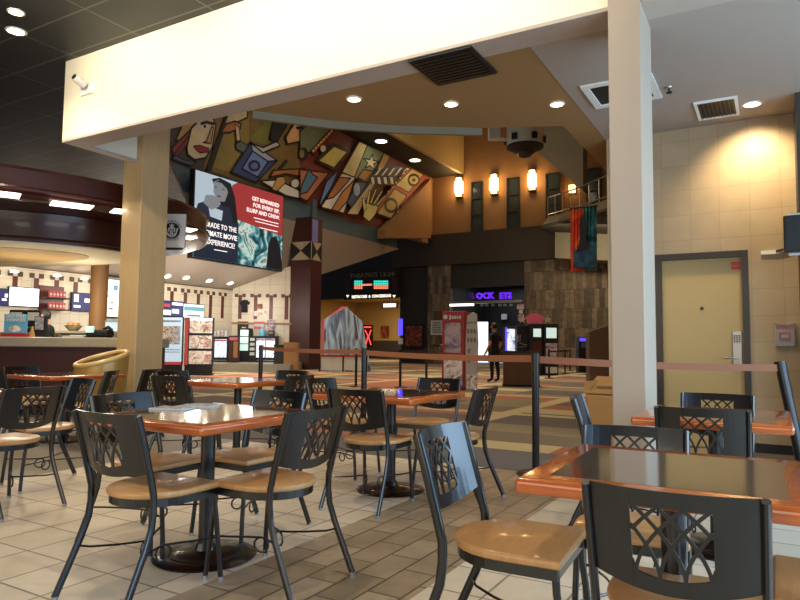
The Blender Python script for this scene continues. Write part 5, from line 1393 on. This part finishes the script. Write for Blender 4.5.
for i, (px, lab) in enumerate(((14, 'bar downlight above the white menu screen'), (57, 'bar downlight above the snack shelf'), (84, 'bar downlight next to the round column'))):
    p = onX(px, (271.5, 275.5, 278.5)[i], XC+.35)
    t = thing('downlight', lab, 'light', p, 0, 'bar downlights'); MB().lathe([(0, -.02), (.12, -.02), (.12, .03), (0, .03)], 14).build('lens', 'lamp', t); MB().lathe([(.12, -.03), (.16, -.03), (.16, .02), (.12, .02)], 14, ring=True).build('trim_ring', 'white', t)

# ================================================================== LIGHT
def area(name, loc, target, sx, sy, power, col):
    l = bpy.data.lights.new(name, 'AREA'); l.shape = 'RECTANGLE'; l.size = sx; l.size_y = sy; l.energy = power; l.color = col
    o = bpy.data.objects.new(name, l); C.objects.link(o); o.location = loc
    o.rotation_euler = (Vector(target)-Vector(loc)).to_track_quat('-Z', 'Y').to_euler(); return o
area('window_daylight', (2.95, 3.4, 1.8), (-5, 3.4, 1.2), 8.2, 2.7, 520, (.48, .72, 1.0))
area('entrance_daylight', (-3.0, -2.9, 1.9), (-3.0, 5, 1.0), 9, 2.6, 220, (1.0, .90, .76))
# wall washers on the beam
for x in (-6.6, -4.4, -2.2): 
    l = bpy.data.lights.new('ceiling_washer', 'SPOT'); l.energy = 330; l.color = (1, .90, .70); l.spot_size = 1.9; l.spot_blend = 1; l.shadow_soft_size = .12
    o = bpy.data.objects.new('ceiling_washer', l); C.objects.link(o); o.location = (x, 3.1, 4.72)
    o.rotation_euler = (Vector((x, 4.96, 4.2))-Vector((x, 3.1, 4.72))).to_track_quat('-Z', 'Y').to_euler()
for x, y in ((-2.6, 2.6), (-5.0, 3.6), (-.3, 2.6), (-7.5, 3.5)):
    l = bpy.data.lights.new('dining_downlight', 'SPOT'); l.energy = 150; l.color = (1, .86, .66); l.spot_size = 2.3; l.spot_blend = 1; l.shadow_soft_size = .08
    o = bpy.data.objects.new('dining_downlight', l); C.objects.link(o); o.location = (x, y, 4.7)
# lobby lamps
area('lobby_lamp', (-10, 20, 18), (-10, 20, 0), 12, 16, 1200, (1, .84, .62)).data.spread = 1.5
area('mural_lamp', (-13.5, 22, 14.5), (-19, 24, 9.5), 1, 16, 380, (1, .86, .66))
area('concession_lamp', (-18.0, 17, 3.4), (-21, 17, 1.0), 2.5, 10, 260, (1, .93, .80))
area('bar_lamp', (-18.4, 11.5, 3.2), (-21.5, 11.5, 1.6), 1.0, 4, 90, (1, .93, .80))
area('corridor_lamp', ((xc0+xa)/2, YF+4, zcc+.3), ((xc0+xa)/2, YF+4, 0), 3, 5, 420, (1, .84, .56))
area('game_room_lamp', ((xs1+xr0)/2, YF+3, zarc+.7), ((xs1+xr0)/2, YF+3, 0), 2, 2, 60, (.85, .9, 1))
area('stone_wall_lamp', (-7.0, 31, 6.6), (-7.0, 37, 3.0), 6, .4, 260, (1, .84, .6))
area('counter_lamp', tuple(gpt(40, 10.5, 2.5)), tuple(gpt(40, 10.5, 0)), 2.4, .8, 40, (1, .9, .74))
def point(name, loc, power, col, r=.15):
    l = bpy.data.lights.new(name, 'POINT'); l.energy = power; l.color = col; l.shadow_soft_size = r
    o = bpy.data.objects.new(name, l); C.objects.link(o); o.location = loc
for y in (14.5, 18.0, 21.0): point('concession_fill', (-19.6, y, 2.7), 75, (1, .94, .84), .3)  # added fill to brighten the concession ceiling, no fixtures of their own
point('bar_fill', tuple(gpt(20, 10.9, 1.75)), 26, (1, .88, .66), .2); point('bar_fill', tuple(gpt(80, 11.6, 1.9)), 22, (1, .88, .66), .2)  # unseen fill lights added to brighten the cream soffit of the drum
w = bpy.data.worlds.new('world'); sc.world = w; w.use_nodes = True
bg = w.node_tree.nodes['Background']; bg.inputs[0].default_value = (.62, .74, .9, 1); bg.inputs[1].default_value = .13
sc.view_settings.view_transform = 'Standard'; sc.view_settings.look = 'None'; sc.view_settings.gamma = 1; sc.view_settings.use_curve_mapping = False
sc.view_settings.exposure = 0.0
sc.cycles.use_denoising = True
sc.cycles.max_bounces = 6
